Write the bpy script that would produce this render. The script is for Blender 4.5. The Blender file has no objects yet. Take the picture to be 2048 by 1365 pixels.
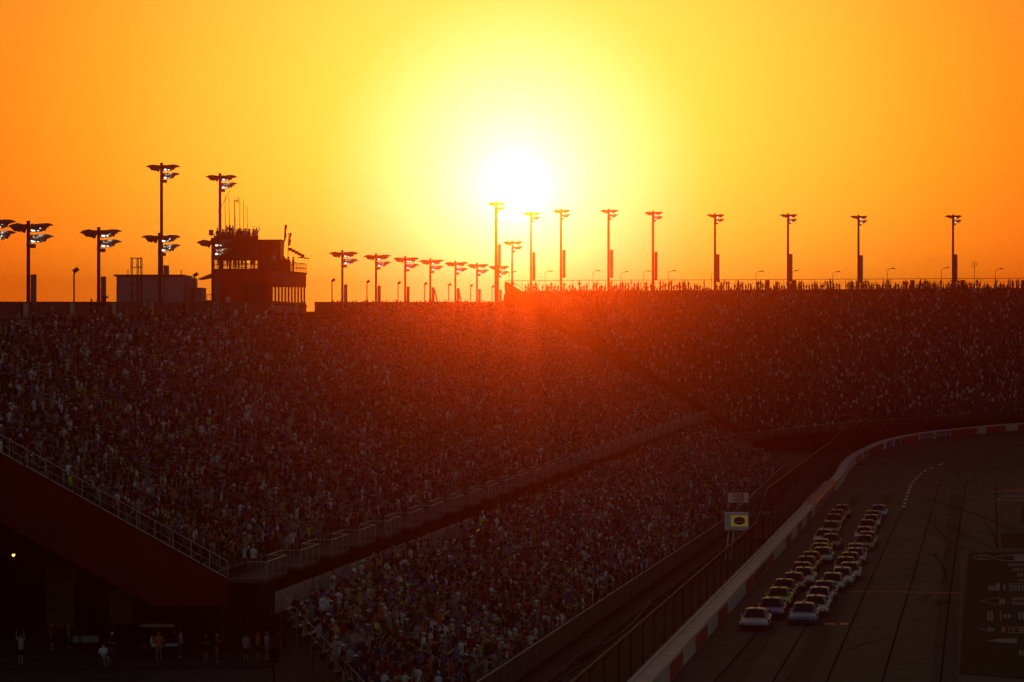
import bpy, bmesh, math, random
import numpy as np
from mathutils import Vector, Matrix
from mathutils.bvhtree import BVHTree

random.seed(11)
rng = np.random.default_rng(11)
scene = bpy.context.scene
COL = scene.collection
F, HC = 5800.0, 19.5          # focal length in photo pixels, camera height in metres
PI = math.pi


def W(px, py, Y):
    return Vector(((px - 1024) * Y / F, Y, HC - (py - 682.5) * Y / F))


def GZ(px, py, z=0.0):
    return W(px, py, F * (HC - z) / (py - 682.5))


# ------------------------------------------------------------------ materials
def principled(name, col, rough=0.7, metal=0.0, spec=0.3, noise=0.0, scale=3.0, objcol=False, coat=0.0, emit=None, estr=0.0):
    m = bpy.data.materials.new(name)
    m.use_nodes = True
    nt = m.node_tree
    b = nt.nodes['Principled BSDF']
    b.inputs['Roughness'].default_value = rough
    b.inputs['Metallic'].default_value = metal
    b.inputs['Specular IOR Level'].default_value = spec
    b.inputs['Coat Weight'].default_value = coat
    b.inputs['Coat Roughness'].default_value = 0.12
    b.inputs['Base Color'].default_value = (*col, 1)
    src = None
    if objcol:
        oi = nt.nodes.new('ShaderNodeObjectInfo')
        src = oi.outputs['Color']
    if noise > 0:
        tc = nt.nodes.new('ShaderNodeTexCoord')
        n = nt.nodes.new('ShaderNodeTexNoise')
        n.inputs['Scale'].default_value = scale
        n.inputs['Detail'].default_value = 6
        nt.links.new(tc.outputs['Object'], n.inputs['Vector'])
        mr = nt.nodes.new('ShaderNodeMapRange')
        mr.inputs[1].default_value = 0.3
        mr.inputs[2].default_value = 0.7
        mr.inputs[3].default_value = 1 - noise
        mr.inputs[4].default_value = 1 + noise
        nt.links.new(n.outputs['Fac'], mr.inputs[0])
        mx = nt.nodes.new('ShaderNodeMix')
        mx.data_type = 'RGBA'
        mx.blend_type = 'MULTIPLY'
        mx.inputs[0].default_value = 1
        mx.inputs[6].default_value = (*col, 1)
        if src:
            nt.links.new(src, mx.inputs[6])
        nt.links.new(mr.outputs[0], mx.inputs[7])
        src = mx.outputs[2]
    if src:
        nt.links.new(src, b.inputs['Base Color'])
    if emit:
        b.inputs['Emission Color'].default_value = (*emit, 1)
        b.inputs['Emission Strength'].default_value = estr
    return m


def see_through(name, col, alpha, rough=0.5, spec=0.3):
    m = bpy.data.materials.new(name)
    m.use_nodes = True
    nt = m.node_tree
    b = nt.nodes['Principled BSDF']
    b.inputs['Base Color'].default_value = (*col, 1)
    b.inputs['Roughness'].default_value = rough
    b.inputs['Specular IOR Level'].default_value = spec
    out = nt.nodes['Material Output']
    tr = nt.nodes.new('ShaderNodeBsdfTransparent')
    mx = nt.nodes.new('ShaderNodeMixShader')
    mx.inputs[0].default_value = alpha
    nt.links.new(tr.outputs[0], mx.inputs[1])
    nt.links.new(b.outputs[0], mx.inputs[2])
    nt.links.new(mx.outputs[0], out.inputs['Surface'])
    return m


M = {}
M['asphalt'] = principled('asphalt', (0.042, 0.039, 0.037), 0.9, 0, 0.25, 0.25, 0.35)
M['seam'] = see_through('seam_tar', (0.006, 0.005, 0.005), 0.7, 1.0, spec=0)
M['skid'] = see_through('skid_rubber', (0.006, 0.005, 0.005), 0.42, 1.0, spec=0)
M['groove'] = see_through('groove_rubber', (0.014, 0.012, 0.012), 0.2, 0.9, spec=0.05)
M['earth'] = principled('earth', (0.05, 0.042, 0.035), 0.95, 0, 0.1, 0.3, 0.2)
M['pad'] = principled('concrete_apron', (0.045, 0.04, 0.036), 0.9, 0, 0.2, 0.25, 0.6)
M['grass'] = principled('infield_turf', (0.010, 0.008, 0.006), 0.95, 0, 0.1, 0.35, 0.5)
M['darkground'] = principled('dark_ground', (0.010, 0.010, 0.006), 0.95, 0, 0.1, 0.3, 0.8)
M['whitepaint'] = principled('white_paint', (0.55, 0.53, 0.5), 0.7, 0, 0.3, 0.2, 2)
M['dimpaint'] = see_through('worn_paint', (0.5, 0.48, 0.46), 0.42, 0.8)
M['finishwhite'] = see_through('worn_white_check', (0.4, 0.34, 0.32), 0.45, 0.8)
M['finishred'] = see_through('worn_red_check', (0.5, 0.04, 0.025), 0.85, 0.8)
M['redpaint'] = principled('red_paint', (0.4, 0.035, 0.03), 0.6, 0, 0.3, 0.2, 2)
M['dullred'] = principled('dull_red_paint', (0.16, 0.018, 0.014), 0.7, 0, 0.2, 0.25, 1)
M['orangepaint'] = principled('orange_paint', (0.9, 0.16, 0.02), 0.5)
M['bluepaint'] = principled('navy_paint', (0.03, 0.04, 0.16), 0.5)
M['barrier'] = principled('barrier_white', (0.5, 0.46, 0.43), 0.6, 0, 0.3, 0.12, 0.7)
M['barriertop'] = principled('barrier_top', (0.36, 0.39, 0.45), 0.55, 0, 0.4, 0.2, 1.5)
M['foam'] = principled('foam_gap', (0.02, 0.02, 0.022), 0.9)
M['steel'] = principled('galvanised_steel', (0.20, 0.19, 0.185), 0.5, 0.4, 0.4, 0.1, 3)
M['plate'] = principled('landing_plate', (0.07, 0.065, 0.06), 0.8, 0.0, 0.2, 0.2, 2)
M['alu'] = principled('aluminium_bench', (0.22, 0.22, 0.225), 0.4, 0.5, 0.4)
M['deck'] = principled('stand_deck', (0.035, 0.032, 0.03), 0.9, 0, 0.1, 0.2, 0.5)
M['rail'] = principled('pale_rail', (0.5, 0.47, 0.45), 0.5, 0.2, 0.4)
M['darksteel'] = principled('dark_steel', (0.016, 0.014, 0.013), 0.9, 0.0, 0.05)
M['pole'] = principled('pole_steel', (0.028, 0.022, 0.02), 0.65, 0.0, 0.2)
M['cabinet'] = principled('cabinet_grey', (0.17, 0.18, 0.20), 0.6, 0.0, 0.3)
M['hood'] = principled('hood_metal', (0.10, 0.09, 0.085), 0.5, 0.3, 0.4)
M['lithood'] = principled('hood_metal_lit', (0.45, 0.42, 0.32), 0.3, 0.8, 0.5)  # lamp light on the second-tier hoods put into their colour
M['lens'] = principled('lit_lens', (0.9, 0.9, 0.9), 0.3, emit=(1, 0.95, 0.85), estr=2.5)
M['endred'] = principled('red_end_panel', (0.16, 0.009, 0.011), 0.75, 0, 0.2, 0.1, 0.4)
M['parapet'] = principled('parapet_brown', (0.14, 0.06, 0.05), 0.8, 0, 0.2, 0.15, 0.7)
M['stone'] = principled('pale_post', (0.45, 0.38, 0.33), 0.8)
M['sidepanel'] = principled('side_panel_brown', (0.03, 0.016, 0.014), 0.8, 0, 0.1, 0.15, 0.7)
M['fascia'] = principled('fascia_brown', (0.05, 0.03, 0.026), 0.9, 0, 0.1, 0.35, 1.2)
M['slatted'] = principled('slatted_guard', (0.09, 0.085, 0.08), 0.8, 0, 0.2)
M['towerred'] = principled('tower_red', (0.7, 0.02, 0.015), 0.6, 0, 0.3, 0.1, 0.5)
M['corrug'] = principled('corrugated_grey', (0.30, 0.31, 0.33), 0.6, 0, 0.3, 0.08, 1.0)
M['whiteboard'] = principled('pale_planks', (0.27, 0.25, 0.235), 0.7, 0, 0.3, 0.12, 2)
M['signwhite'] = principled('sign_white', (0.8, 0.78, 0.76), 0.6)
M['signred'] = principled('sign_red', (0.55, 0.02, 0.03), 0.6)
M['signgold'] = principled('sign_gold', (0.45, 0.3, 0.03), 0.6)
M['screen'] = principled('lit_screen', (0.3, 0.28, 0.05), 0.5, emit=(0.6, 0.52, 0.1), estr=0.15)
M['emblemred'] = principled('emblem_red', (0.16, 0.01, 0.01), 0.5)
M['emblemblack'] = principled('emblem_black', (0.015, 0.012, 0.012), 0.5)
M['mesh'] = see_through('fence_mesh', (0.022, 0.017, 0.014), 0.5, 0.9, spec=0.05)
M['baluster'] = see_through('baluster_mesh', (0.15, 0.13, 0.12), 0.33, 0.8)
M['glass'] = see_through('window_glass', (0.08, 0.05, 0.04), 0.35, 0.1)
M['carpaint'] = principled('car_paint', (0.5, 0.5, 0.5), 0.38, 0, 0.35, 0, 3, True, 0.12)
M['carglass'] = principled('car_glass', (0.006, 0.006, 0.007), 0.22, 0, 0.22)
M['rubber'] = principled('tyre_rubber', (0.018, 0.018, 0.018), 0.85)
M['rim'] = principled('wheel_rim', (0.05, 0.05, 0.05), 0.5, 0.5, 0.4)
M['black'] = principled('black_trim', (0.012, 0.012, 0.012), 0.6)
M['headlight'] = principled('headlight_decal', (0.5, 0.5, 0.48), 0.3, 0, 0.5)
M['cloth'] = principled('cloth', (0.5, 0.5, 0.5), 0.9, 0, 0.1, 0.12, 9, True)
M['skin'] = principled('skin', (0.4, 0.24, 0.17), 0.7, 0, 0.2, 0, 3, True)
M['flagcloth'] = principled('flag_green', (0.06, 0.35, 0.2), 0.85)
M['banner'] = principled('banner_dark', (0.06, 0.03, 0.03), 0.9)
M['warm'] = principled('warm_bulb', (0.9, 0.7, 0.3), 0.4, emit=(1, 0.62, 0.15), estr=3.0)
M['leaf'] = principled('leaf_green', (0.06, 0.075, 0.02), 0.8, 0, 0.2)
M['bark'] = principled('bark', (0.07, 0.05, 0.035), 0.9)
M['beige'] = principled('beige_wall', (0.2, 0.15, 0.1), 0.8, 0, 0.2, 0.15, 1)
M['cartroof'] = principled('cart_roof', (0.4, 0.3, 0.14), 0.6)
M['cartwhite'] = principled('cart_white', (0.7, 0.68, 0.66), 0.5)

cm = bpy.data.materials.new('crowd_cloth')
cm.use_nodes = True
_a = cm.node_tree.nodes.new('ShaderNodeAttribute')
_a.attribute_name = 'Col'
cm.node_tree.links.new(_a.outputs['Color'], cm.node_tree.nodes['Principled BSDF'].inputs['Base Color'])
cm.node_tree.nodes['Principled BSDF'].inputs['Roughness'].default_value = 0.9
cm.node_tree.nodes['Principled BSDF'].inputs['Specular IOR Level'].default_value = 0.1
M['crowd'] = cm

_nt = M['slatted'].node_tree
_tc = _nt.nodes.new('ShaderNodeTexCoord'); _wv = _nt.nodes.new('ShaderNodeTexWave')
_wv.bands_direction = 'Y'; _wv.inputs['Scale'].default_value = .42; _wv.inputs['Distortion'].default_value = 0.15
_rp = _nt.nodes.new('ShaderNodeValToRGB')
_rp.color_ramp.elements[0].color = (.012, .011, .010, 1); _rp.color_ramp.elements[0].position = .12
_rp.color_ramp.elements[1].color = (.10, .09, .085, 1); _rp.color_ramp.elements[1].position = .3
_nt.links.new(_tc.outputs['Object'], _wv.inputs['Vector']); _nt.links.new(_wv.outputs['Fac'], _rp.inputs[0])
_nt.links.new(_rp.outputs[0], _nt.nodes['Principled BSDF'].inputs['Base Color'])

# ------------------------------------------------------------------ builders
ORG = {}


def link(o):
    COL.objects.link(o)
    return o


def tag(o, label=None, cat=None, group=None, kind=None):
    if label:
        o['label'] = label
    if cat:
        o['category'] = cat
    if group:
        o['group'] = group
    if kind:
        o['kind'] = kind
    return o


def empty(name, loc=(0, 0, 0), rz=0.0):
    o = link(bpy.data.objects.new(name, None))
    o.empty_display_size = 0.3
    o.location = loc
    o.rotation_euler.z = rz
    ORG[o.name] = Vector(loc) if rz == 0 else Vector((0, 0, 0))
    return o


class MB:
    def __init__(s):
        s.v, s.f = [], []

    def add(s, vs, fs):
        n = len(s.v)
        s.v += [tuple(p) for p in vs]
        s.f += [tuple(i + n for i in f) for f in fs]
        return s

    def quad(s, a, b, c, d):
        return s.add([a, b, c, d], [(0, 1, 2, 3)])

    def box(s, x0, x1, y0, y1, z0, z1):
        v = [(x, y, z) for z in (z0, z1) for y in (y0, y1) for x in (x0, x1)]
        return s.add(v, [(0, 2, 3, 1), (4, 5, 7, 6), (0, 1, 5, 4), (2, 6, 7, 3), (0, 4, 6, 2), (1, 3, 7, 5)])

    def beam(s, a, b, w, h):
        a, b = Vector(a), Vector(b)
        d = (b - a).normalized()
        up = Vector((0, 0, 1)) if abs(d.z) < 0.95 else Vector((0, 1, 0))
        sd = d.cross(up).normalized() * w / 2
        u = sd.cross(d).normalized() * h / 2
        v = [a - sd - u, a + sd - u, a + sd + u, a - sd + u, b - sd - u, b + sd - u, b + sd + u, b - sd + u]
        return s.add(v, [(0, 1, 2, 3), (4, 7, 6, 5), (0, 4, 5, 1), (1, 5, 6, 2), (2, 6, 7, 3), (3, 7, 4, 0)])

    def tube(s, pts, r, n=8, cap=True):
        pts = [Vector(p) for p in pts]
        if not isinstance(r, (list, tuple)):
            r = [r] * len(pts)
        vs, fs = [], []
        for i, p in enumerate(pts):
            d = (pts[min(i + 1, len(pts) - 1)] - pts[max(i - 1, 0)]).normalized()
            up = Vector((0, 0, 1)) if abs(d.z) < 0.9 else Vector((0, 1, 0))
            a = d.cross(up).normalized()
            b = a.cross(d).normalized()
            for k in range(n):
                t = 2 * PI * k / n
                vs.append(p + (a * math.cos(t) + b * math.sin(t)) * r[i])
        for i in range(len(pts) - 1):
            for k in range(n):
                k2 = (k + 1) % n
                fs.append((i * n + k, i * n + k2, (i + 1) * n + k2, (i + 1) * n + k))
        if cap:
            fs.append(tuple(range(n - 1, -1, -1)))
            fs.append(tuple((len(pts) - 1) * n + k for k in range(n)))
        return s.add(vs, fs)

    def rings(s, rr, n=8, cap=True):
        """rr: list of (centre, rx, ry) horizontal elliptical rings"""
        vs, fs = [], []
        for c, rx, ry in rr:
            for k in range(n):
                t = 2 * PI * (k + 0.5) / n
                vs.append((c[0] + rx * math.cos(t), c[1] + ry * math.sin(t), c[2]))
        m = len(rr)
        for i in range(m - 1):
            for k in range(n):
                k2 = (k + 1) % n
                fs.append((i * n + k, i * n + k2, (i + 1) * n + k2, (i + 1) * n + k))
        if cap:
            fs.append(tuple(range(n - 1, -1, -1)))
            fs.append(tuple((m - 1) * n + k for k in range(n)))
        return s.add(vs, fs)

    def ball(s, c, rx, ry, rz, n=8, m=5):
        rr = []
        for i in range(m + 1):
            t = -PI / 2 + PI * (i + 0.001) / (m + 0.002)
            rr.append(((c[0], c[1], c[2] + rz * math.sin(t)), max(rx * math.cos(t), 1e-4), max(ry * math.cos(t), 1e-4)))
        return s.rings(rr, n)

    def lathe(s, base, axis, prof, n=12):
        """prof: list of (t along axis, radius)"""
        base, axis = Vector(base), Vector(axis).normalized()
        up = Vector((0, 0, 1)) if abs(axis.z) < 0.9 else Vector((0, 1, 0))
        a = axis.cross(up).normalized()
        b = a.cross(axis).normalized()
        vs, fs = [], []
        for t, r in prof:
            for k in range(n):
                th = 2 * PI * k / n
                vs.append(base + axis * t + (a * math.cos(th) + b * math.sin(th)) * r)
        for i in range(len(prof) - 1):
            for k in range(n):
                k2 = (k + 1) % n
                fs.append((i * n + k, i * n + k2, (i + 1) * n + k2, (i + 1) * n + k))
        return s.add(vs, fs)

    def mesh(s, name, mat, smooth=False, off=None):
        me = bpy.data.meshes.new(name)
        vs = s.v if off is None else [(x - off[0], y - off[1], z - off[2]) for x, y, z in s.v]
        me.from_pydata(vs, [], s.f)
        me.materials.append(mat if not isinstance(mat, str) else M[mat])
        if smooth:
            me.polygons.foreach_set('use_smooth', [True] * len(me.polygons))
        me.update()
        return me

    def build(s, name, mat, parent=None, smooth=False):
        off = ORG.get(parent.name) if parent else None
        o = link(bpy.data.objects.new(name, s.mesh(name, mat, smooth, off)))
        if parent:
            o.parent = parent
            ORG[o.name] = off
        else:
            ORG[o.name] = Vector((0, 0, 0))
        return o


def copy_tree(o, parent=None):
    c = o.copy()
    COL.objects.link(c)
    c.parent = parent
    for ch in o.children:
        copy_tree(ch, c)
    return c


# ------------------------------------------------------------------ wall path along the track
WS = 0.1565


def wallx(Y):
    return 9.0 + WS * (Y - 165.7)


ctrl = [(wallx(y), y, 0.0) for y in (90, 165.7, 250, 330, 372)]
ctrl += [(45.4, 398, 0.1), (51.0, 432, 1.0), (57.7, 449, 2.75), (66.0, 461, 3.8), (78.4, 474, 4.5), (84.9, 480, 4.75),
         (110, 498, 5.4), (145, 512, 6.0), (190, 516, 6.0)]


def catmull(P, seg=6):
    P = [Vector(p) for p in P]
    out = []
    for i in range(len(P) - 1):
        p0, p1, p2, p3 = P[max(i - 1, 0)], P[i], P[i + 1], P[min(i + 2, len(P) - 1)]
        for k in range(seg):
            t = k / seg
            out.append(0.5 * ((2 * p1) + (p2 - p0) * t + (2 * p0 - 5 * p1 + 4 * p2 - p3) * t * t + (3 * p1 - p0 - 3 * p2 + p3) * t ** 3))
    out.append(P[-1])
    return out


PATH = catmull(ctrl, 8)
PL = [0.0]
for i in range(1, len(PATH)):
    PL.append(PL[-1] + (PATH[i] - PATH[i - 1]).length)
PXa, PYa, PZa, PLa = [np.array(q) for q in ([p.x for p in PATH], [p.y for p in PATH], [p.z for p in PATH], PL)]


def wp(s, off=0.0, dz=0.0):
    """point on the wall path; off > 0 is outward (away from the track)"""
    def at(q):
        return np.array([np.interp(q, PLa, PXa), np.interp(q, PLa, PYa), np.interp(q, PLa, PZa)])
    p = at(s)
    d = at(s + 1.5) - at(s - 1.5)
    n = np.array([-d[1], d[0]]) / (math.hypot(d[0], d[1]) + 1e-9)
    return Vector((p[0] + n[0] * off, p[1] + n[1] * off, p[2] + dz))


def s_of_px(px):
    best, bs = 1e9, 0
    for s in np.arange(PL[0] + 20, PL[-1] - 5, 0.25):
        p = wp(s)
        q = 1024 + p.x * F / p.y
        if abs(q - px) < best:
            best, bs = abs(q - px), s
    return bs


def s_of_Y(Y):
    return float(np.interp(Y, PYa[:60], PLa[:60]))


# ------------------------------------------------------------------ ground and track
g = MB()
N = 12
g.quad((-1100, -250, -0.06), (1100, -250, -0.06), (1100, 1300, -0.06), (-1100, 1300, -0.06))
tag(g.build('ground', 'earth'), kind='structure')

tr = MB()
S = np.linspace(0, PL[-1], 90)
BANKW = 24.0
offs = [0.0, -3, -6, -9, -12, -15, -18, -21, -24]
for i, s in enumerate(S):
    for k, o in enumerate(offs):
        p = wp(s, o)
        t = min(1, -o / BANKW)
        p.z = p.z * (1 - t) ** 1.15 + 0.008 * (1 - t)
        tr.v.append(tuple(p))
K = len(offs)
for i in range(len(S) - 1):
    for k in range(K - 1):
        tr.f.append((i * K + k, i * K + k + 1, (i + 1) * K + k + 1, (i + 1) * K + k))
# flat inner part of the track
xs = [wp(s, -23.9) for s in S]
n0 = len(tr.v)
for p in xs:
    tr.v.append((p.x, p.y, 0.0))
    tr.v.append((max(p.x + 5, 260), min(p.y, 470), 0.0))
for i in range(len(xs) - 1):
    tr.f.append((n0 + 2 * i, n0 + 2 * i + 1, n0 + 2 * i + 3, n0 + 2 * i + 2))
track = tag(tr.build('racetrack', 'asphalt', smooth=True), kind='structure')
BV = BVHTree.FromPolygons([Vector(v) for v in tr.v], tr.f)
CAM = Vector((0, 0, HC))


def onto(px, py, lift=0.012):
    d = W(px, py, 100.0) - CAM
    hit = BV.ray_cast(CAM, d.normalized())
    p = hit[0] if hit[0] is not None else GZ(px, py)
    return Vector((p.x, p.y, p.z + lift))


def ribbon_pts(pts, width, mb, sub=10):
    if len(pts) > 2:
        pts = catmull(pts, sub)
    L, R = [], []
    for i, p in enumerate(pts):
        d = pts[min(i + 1, len(pts) - 1)] - pts[max(i - 1, 0)]
        n = Vector((-d.y, d.x, 0))
        n = n.normalized() * width / 2 if n.length > 1e-6 else Vector((width / 2, 0, 0))
        L.append(p + n)
        R.append(p - n)
    n0 = len(mb.v)
    for a, b in zip(L, R):
        mb.v += [tuple(a), tuple(b)]
    for i in range(len(pts) - 1):
        mb.f.append((n0 + 2 * i, n0 + 2 * i + 1, n0 + 2 * i + 3, n0 + 2 * i + 2))


def ribbon(pxs, width, mb, lift=0.012):
    dense = []
    P2 = [Vector((a, b, 0)) for a, b in pxs]
    P2 = catmull(P2, 10) if len(P2) > 2 else [P2[0].lerp(P2[1], k / 12) for k in range(13)]
    ribbon_pts([onto(p.x, p.y, lift) for p in P2], width, mb, 1) if False else None
    pts = [onto(p.x, p.y, lift) for p in P2]
    L = len(pts)
    n0 = len(mb.v)
    for i, p in enumerate(pts):
        d = pts[min(i + 1, L - 1)] - pts[max(i - 1, 0)]
        n = Vector((-d.y, d.x, 0))
        n = n.normalized() * width / 2 if n.length > 1e-6 else Vector((width / 2, 0, 0))
        mb.v += [tuple(p + n), tuple(p - n)]
    for i in range(L - 1):
        mb.f.append((n0 + 2 * i, n0 + 2 * i + 1, n0 + 2 * i + 3, n0 + 2 * i + 2))


sm = MB()
for pl in ([(1653, 1365), (1728, 1191), (1805, 1020)],
           [(1762, 1372), (1824, 1161), (1878, 973), (1886, 962), (1916, 947)],
           [(1880, 1372), (1903, 1166), (1931, 975), (1936, 964), (1950, 958)],
           [(1544, 1368), (1612, 1254), (1700, 1110), (1760, 1015)],
           [(1425, 1368), (1519, 1260), (1640, 1095)],
           [(1991, 980), (1995, 1100)]):
    ribbon(pl, 0.115, sm)
for q in (20.0, 45.0):
    pass
tag(sm.build('track_seam', 'seam'), kind='structure')
sk = MB()
for pl in ([(1800, 985), (1900, 1010), (2050, 1063)], [(1810, 993), (1920, 1020), (2050, 1068)], [(1818, 990), (1940, 1025), (2030, 1066)],
           [(1815, 1015), (1880, 1045), (1960, 1090)], [(1825, 1012), (1900, 1050), (1990, 1100)],
           [(1835, 1050), (1890, 1080), (1950, 1105)], [(1840, 1035), (1862, 1042), (1890, 1078)],
           [(1850, 1105), (1880, 1113), (1900, 1100)], [(1762, 1146), (1790, 1156), (1840, 1165)], [(1795, 1148), (1850, 1163), (1930, 1172)],
           [(1880, 1165), (1893, 1155), (1880, 1125), (1868, 1108)], [(1840, 1195), (1860, 1190), (1846, 1203), (1835, 1200), (1850, 1196)],
           [(1855, 1205), (1880, 1200), (1870, 1212), (1895, 1203)], [(1870, 1208), (1900, 1206), (1930, 1205)],
           [(1956, 970), (1950, 957), (1965, 944), (2010, 934), (2050, 930)], [(1893, 950), (1915, 937), (1935, 926)],
           [(1910, 947), (1960, 932), (2050, 918)], [(1913, 945), (1920, 958), (1950, 968)], [(1885, 960), (1930, 985)],
           [(1845, 975), (1870, 970), (1920, 966)], [(1990, 965), (1994, 985), (2000, 1000)], [(1700, 1176), (1760, 1180), (1830, 1177)],
           [(1752, 995), (1800, 1005)], [(1965, 1040), (1985, 1065), (1994, 1095)], [(1820, 1245), (1860, 1235), (1930, 1235)],
           [(1700, 1300), (1760, 1280), (1840, 1276)]):
    ribbon(pl, 0.19, sk, 0.02)
tag(sk.build('skid_marks', 'skid'), kind='structure')
gr = MB()
for o in (-3.4, -7.2, -15.5):
    pts = [wp(s, o) for s in np.linspace(s_of_Y(120), s_of_Y(372), 30)]
    for p in pts:
        p.z = 0.015
    ribbon_pts(pts, 1.5, gr, 2)
tag(gr.build('rubber_groove', 'groove'), kind='structure')

dl = MB()
for s0 in range(60):
    a = 338 + s0 * 5.6
pix = [(1807, 1015), (1815, 990), (1822, 972), (1830, 960), (1841, 949), (1853, 941), (1868, 934), (1888, 928), (1906, 926)]
dp = catmull([Vector((a, b, 0)) for a, b in pix], 12)
wl = [onto(p.x, p.y, 0.025) for p in dp]
acc, on = 0, True
cur = [wl[0]]
for i in range(1, len(wl)):
    acc += (wl[i] - wl[i - 1]).length
    cur.append(wl[i])
    if acc > (2.2 if on else 3.4):
        if on:
            n0 = len(dl.v)
            for k, p in enumerate(cur):
                d = cur[min(k + 1, len(cur) - 1)] - cur[max(k - 1, 0)]
                n = Vector((-d.y, d.x, 0)).normalized() * 0.19
                dl.v += [tuple(p + n), tuple(p - n)]
            for k in range(len(cur) - 1):
                dl.f.append((n0 + 2 * k, n0 + 2 * k + 1, n0 + 2 * k + 3, n0 + 2 * k + 2))
        acc, on, cur = 0, not on, [wl[i]]
tag(dl.build('dashed_lane_line', 'whitepaint'), kind='structure')

# start / finish line: checks of red and white paint
fa, fb = MB(), MB()
for i in range(64):
    for j in range(2):
        x0 = wallx(227) + 0.8 + i * 0.45
        y0 = 226.2 + j * 0.45 - i * 0.07
        tgt = fa if (i + j) % 2 else fb
        tgt.quad((x0, y0, 0.021), (x0 + 0.45, y0 - 0.07, 0.021), (x0 + 0.45, y0 + 0.38, 0.021), (x0, y0 + 0.45, 0.021))
tag(fa.build('finish_line_white', 'finishwhite'), kind='structure')
tag(fb.build('finish_line_red', 'finishred'), kind='structure')
rd = MB()
for a, b in ((1650, 1671), (1681, 1697)):
    rd.add([onto(a, 1246.5, .014), onto(a, 1250.5, .014), onto(b, 1250.5, .014), onto(b, 1246.5, .014)], [(0, 1, 2, 3)])
tag(rd.build('grid_mark', 'redpaint'), kind='structure')

# infield turf with painted marks
def poly(pts, mb, lift):
    mb.add([onto(a, b, lift) for a, b in pts], [tuple(range(len(pts)))])


tf = MB()
poly([(1920, 1340), (1926, 1230), (1929, 1190), (1937, 1106), (2300, 1101), (2420, 1342)], tf, 0.02)
tag(tf.build('infield_turf', 'grass'), kind='structure')
td = MB()
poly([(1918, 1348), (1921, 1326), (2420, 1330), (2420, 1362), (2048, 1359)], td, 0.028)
tag(td.build('infield_kerb_shade_strip', 'darkground'), kind='structure')  # flat dark strip painted in as the shaded drop at the turf edge
wm, rm, om, bmk = MB(), MB(), MB(), MB()


def rect(x0, y0, x1, y1, mb, sh=0, lift=0.034):
    poly([(x0 + sh, y0), (x1 + sh, y0), (x1, y1), (x0, y1)], mb, lift)


def outline(pts, wpx, mb, lift=0.034):
    for i in range(len(pts)):
        a, b = Vector((*pts[i], 0)), Vector((*pts[(i + 1) % len(pts)], 0))
        d = b - a
        n = Vector((-d.y, d.x, 0)).normalized() * wpx / 2
        poly([((a + n).x, (a + n).y), ((b + n).x, (b + n).y), ((b - n).x, (b - n).y), ((a - n).x, (a - n).y)], mb, lift)


for cx, cy, rx, ry in ((1966, 1116, 19, 4.5), (2040, 1117, 52, 6)):
    outline([(cx + rx * math.cos(t * PI / 12), cy + ry * math.sin(t * PI / 12)) for t in range(24)], 1.5, wm)
outline([(1966 + 10 * math.cos(t * PI / 8), 1116 + 2.5 * math.sin(t * PI / 8)) for t in range(16)], 1.0, wm)
rect(2028, 1110, 2120, 1123, wm)
rect(1976, 1173, 2000, 1182, wm)
rect(1992, 1168, 2000, 1173, wm)
rect(2007, 1168, 2011, 1182, wm)
outline([(2019, 1169), (2100, 1169), (2100, 1182), (2019, 1182)], 1.6, wm)
for i in range(9):
    rect(2022 + i * 7, 1171.5, 2026 + i * 7, 1180, wm)
outline([(1960, 1204), (1999, 1195), (1999, 1212)], 1.0, wm)
for (x0, y0, x1, y1) in ((2017, 1128, 2060, 1133), (2026, 1137, 2060, 1143), (2035, 1147, 2060, 1154), (2040, 1159, 2070, 1164),
                         (1999, 1198, 2012, 1210), (2024, 1196, 2060, 1202), (2024, 1205, 2060, 1211), (1975, 1223, 1988, 1243), (2000, 1222, 2003, 1243),
                         (2007, 1230, 2024, 1237), (2037, 1226, 2060, 1240), (1976, 1258, 1990, 1263), (2038, 1302, 2060, 1312)):
    n = max(2, int((x1 - x0) / 6))
    for i in range(n):
        rect(x0 + i * (x1 - x0) / n, y0, x0 + (i + 0.72) * (x1 - x0) / n, y1, wm)
outline([(1960, 1260), (1982, 1256), (1982, 1266)], 1.0, wm)
poly([(1970, 1283), (2000, 1279), (2034, 1278), (2034, 1288), (2000, 1286)], wm, 0.034)
outline([(2018, 1256), (2070, 1256), (2070, 1267), (2018, 1267)], 1.4, wm)
rect(2023, 1258, 2030, 1265, rm, 0, 0.036)
rect(2036, 1258, 2060, 1265, rm, 0, 0.036)
rect(2003, 1255, 2011, 1267, om)
poly([(1970, 985), (2048, 976), (2110, 974), (2110, 988)], om, 0.03)
outline([(1993, 1001), (2006, 993), (2110, 993), (2110, 1002)], 2.0, wm)
for i in range(7):
    rect(2012 + i * 7, 995.5, 2016 + i * 7, 999.5, rm, 2)
poly([(2002, 1068), (2090, 1067), (2092, 1098), (2003, 1097)], bmk, 0.03)
poly([(2043, 1014), (2090, 1014), (2090, 1050), (2042, 1049)], bmk, 0.03)
tag(wm.build('turf_marking_white', 'dimpaint'), kind='structure')
tag(rm.build('turf_marking_red', 'dullred'), kind='structure')
tag(om.build('turf_marking_orange', 'dullred'), kind='structure')
tag(bmk.build('dark_paving_patch', 'darkground'), kind='structure')

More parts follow.
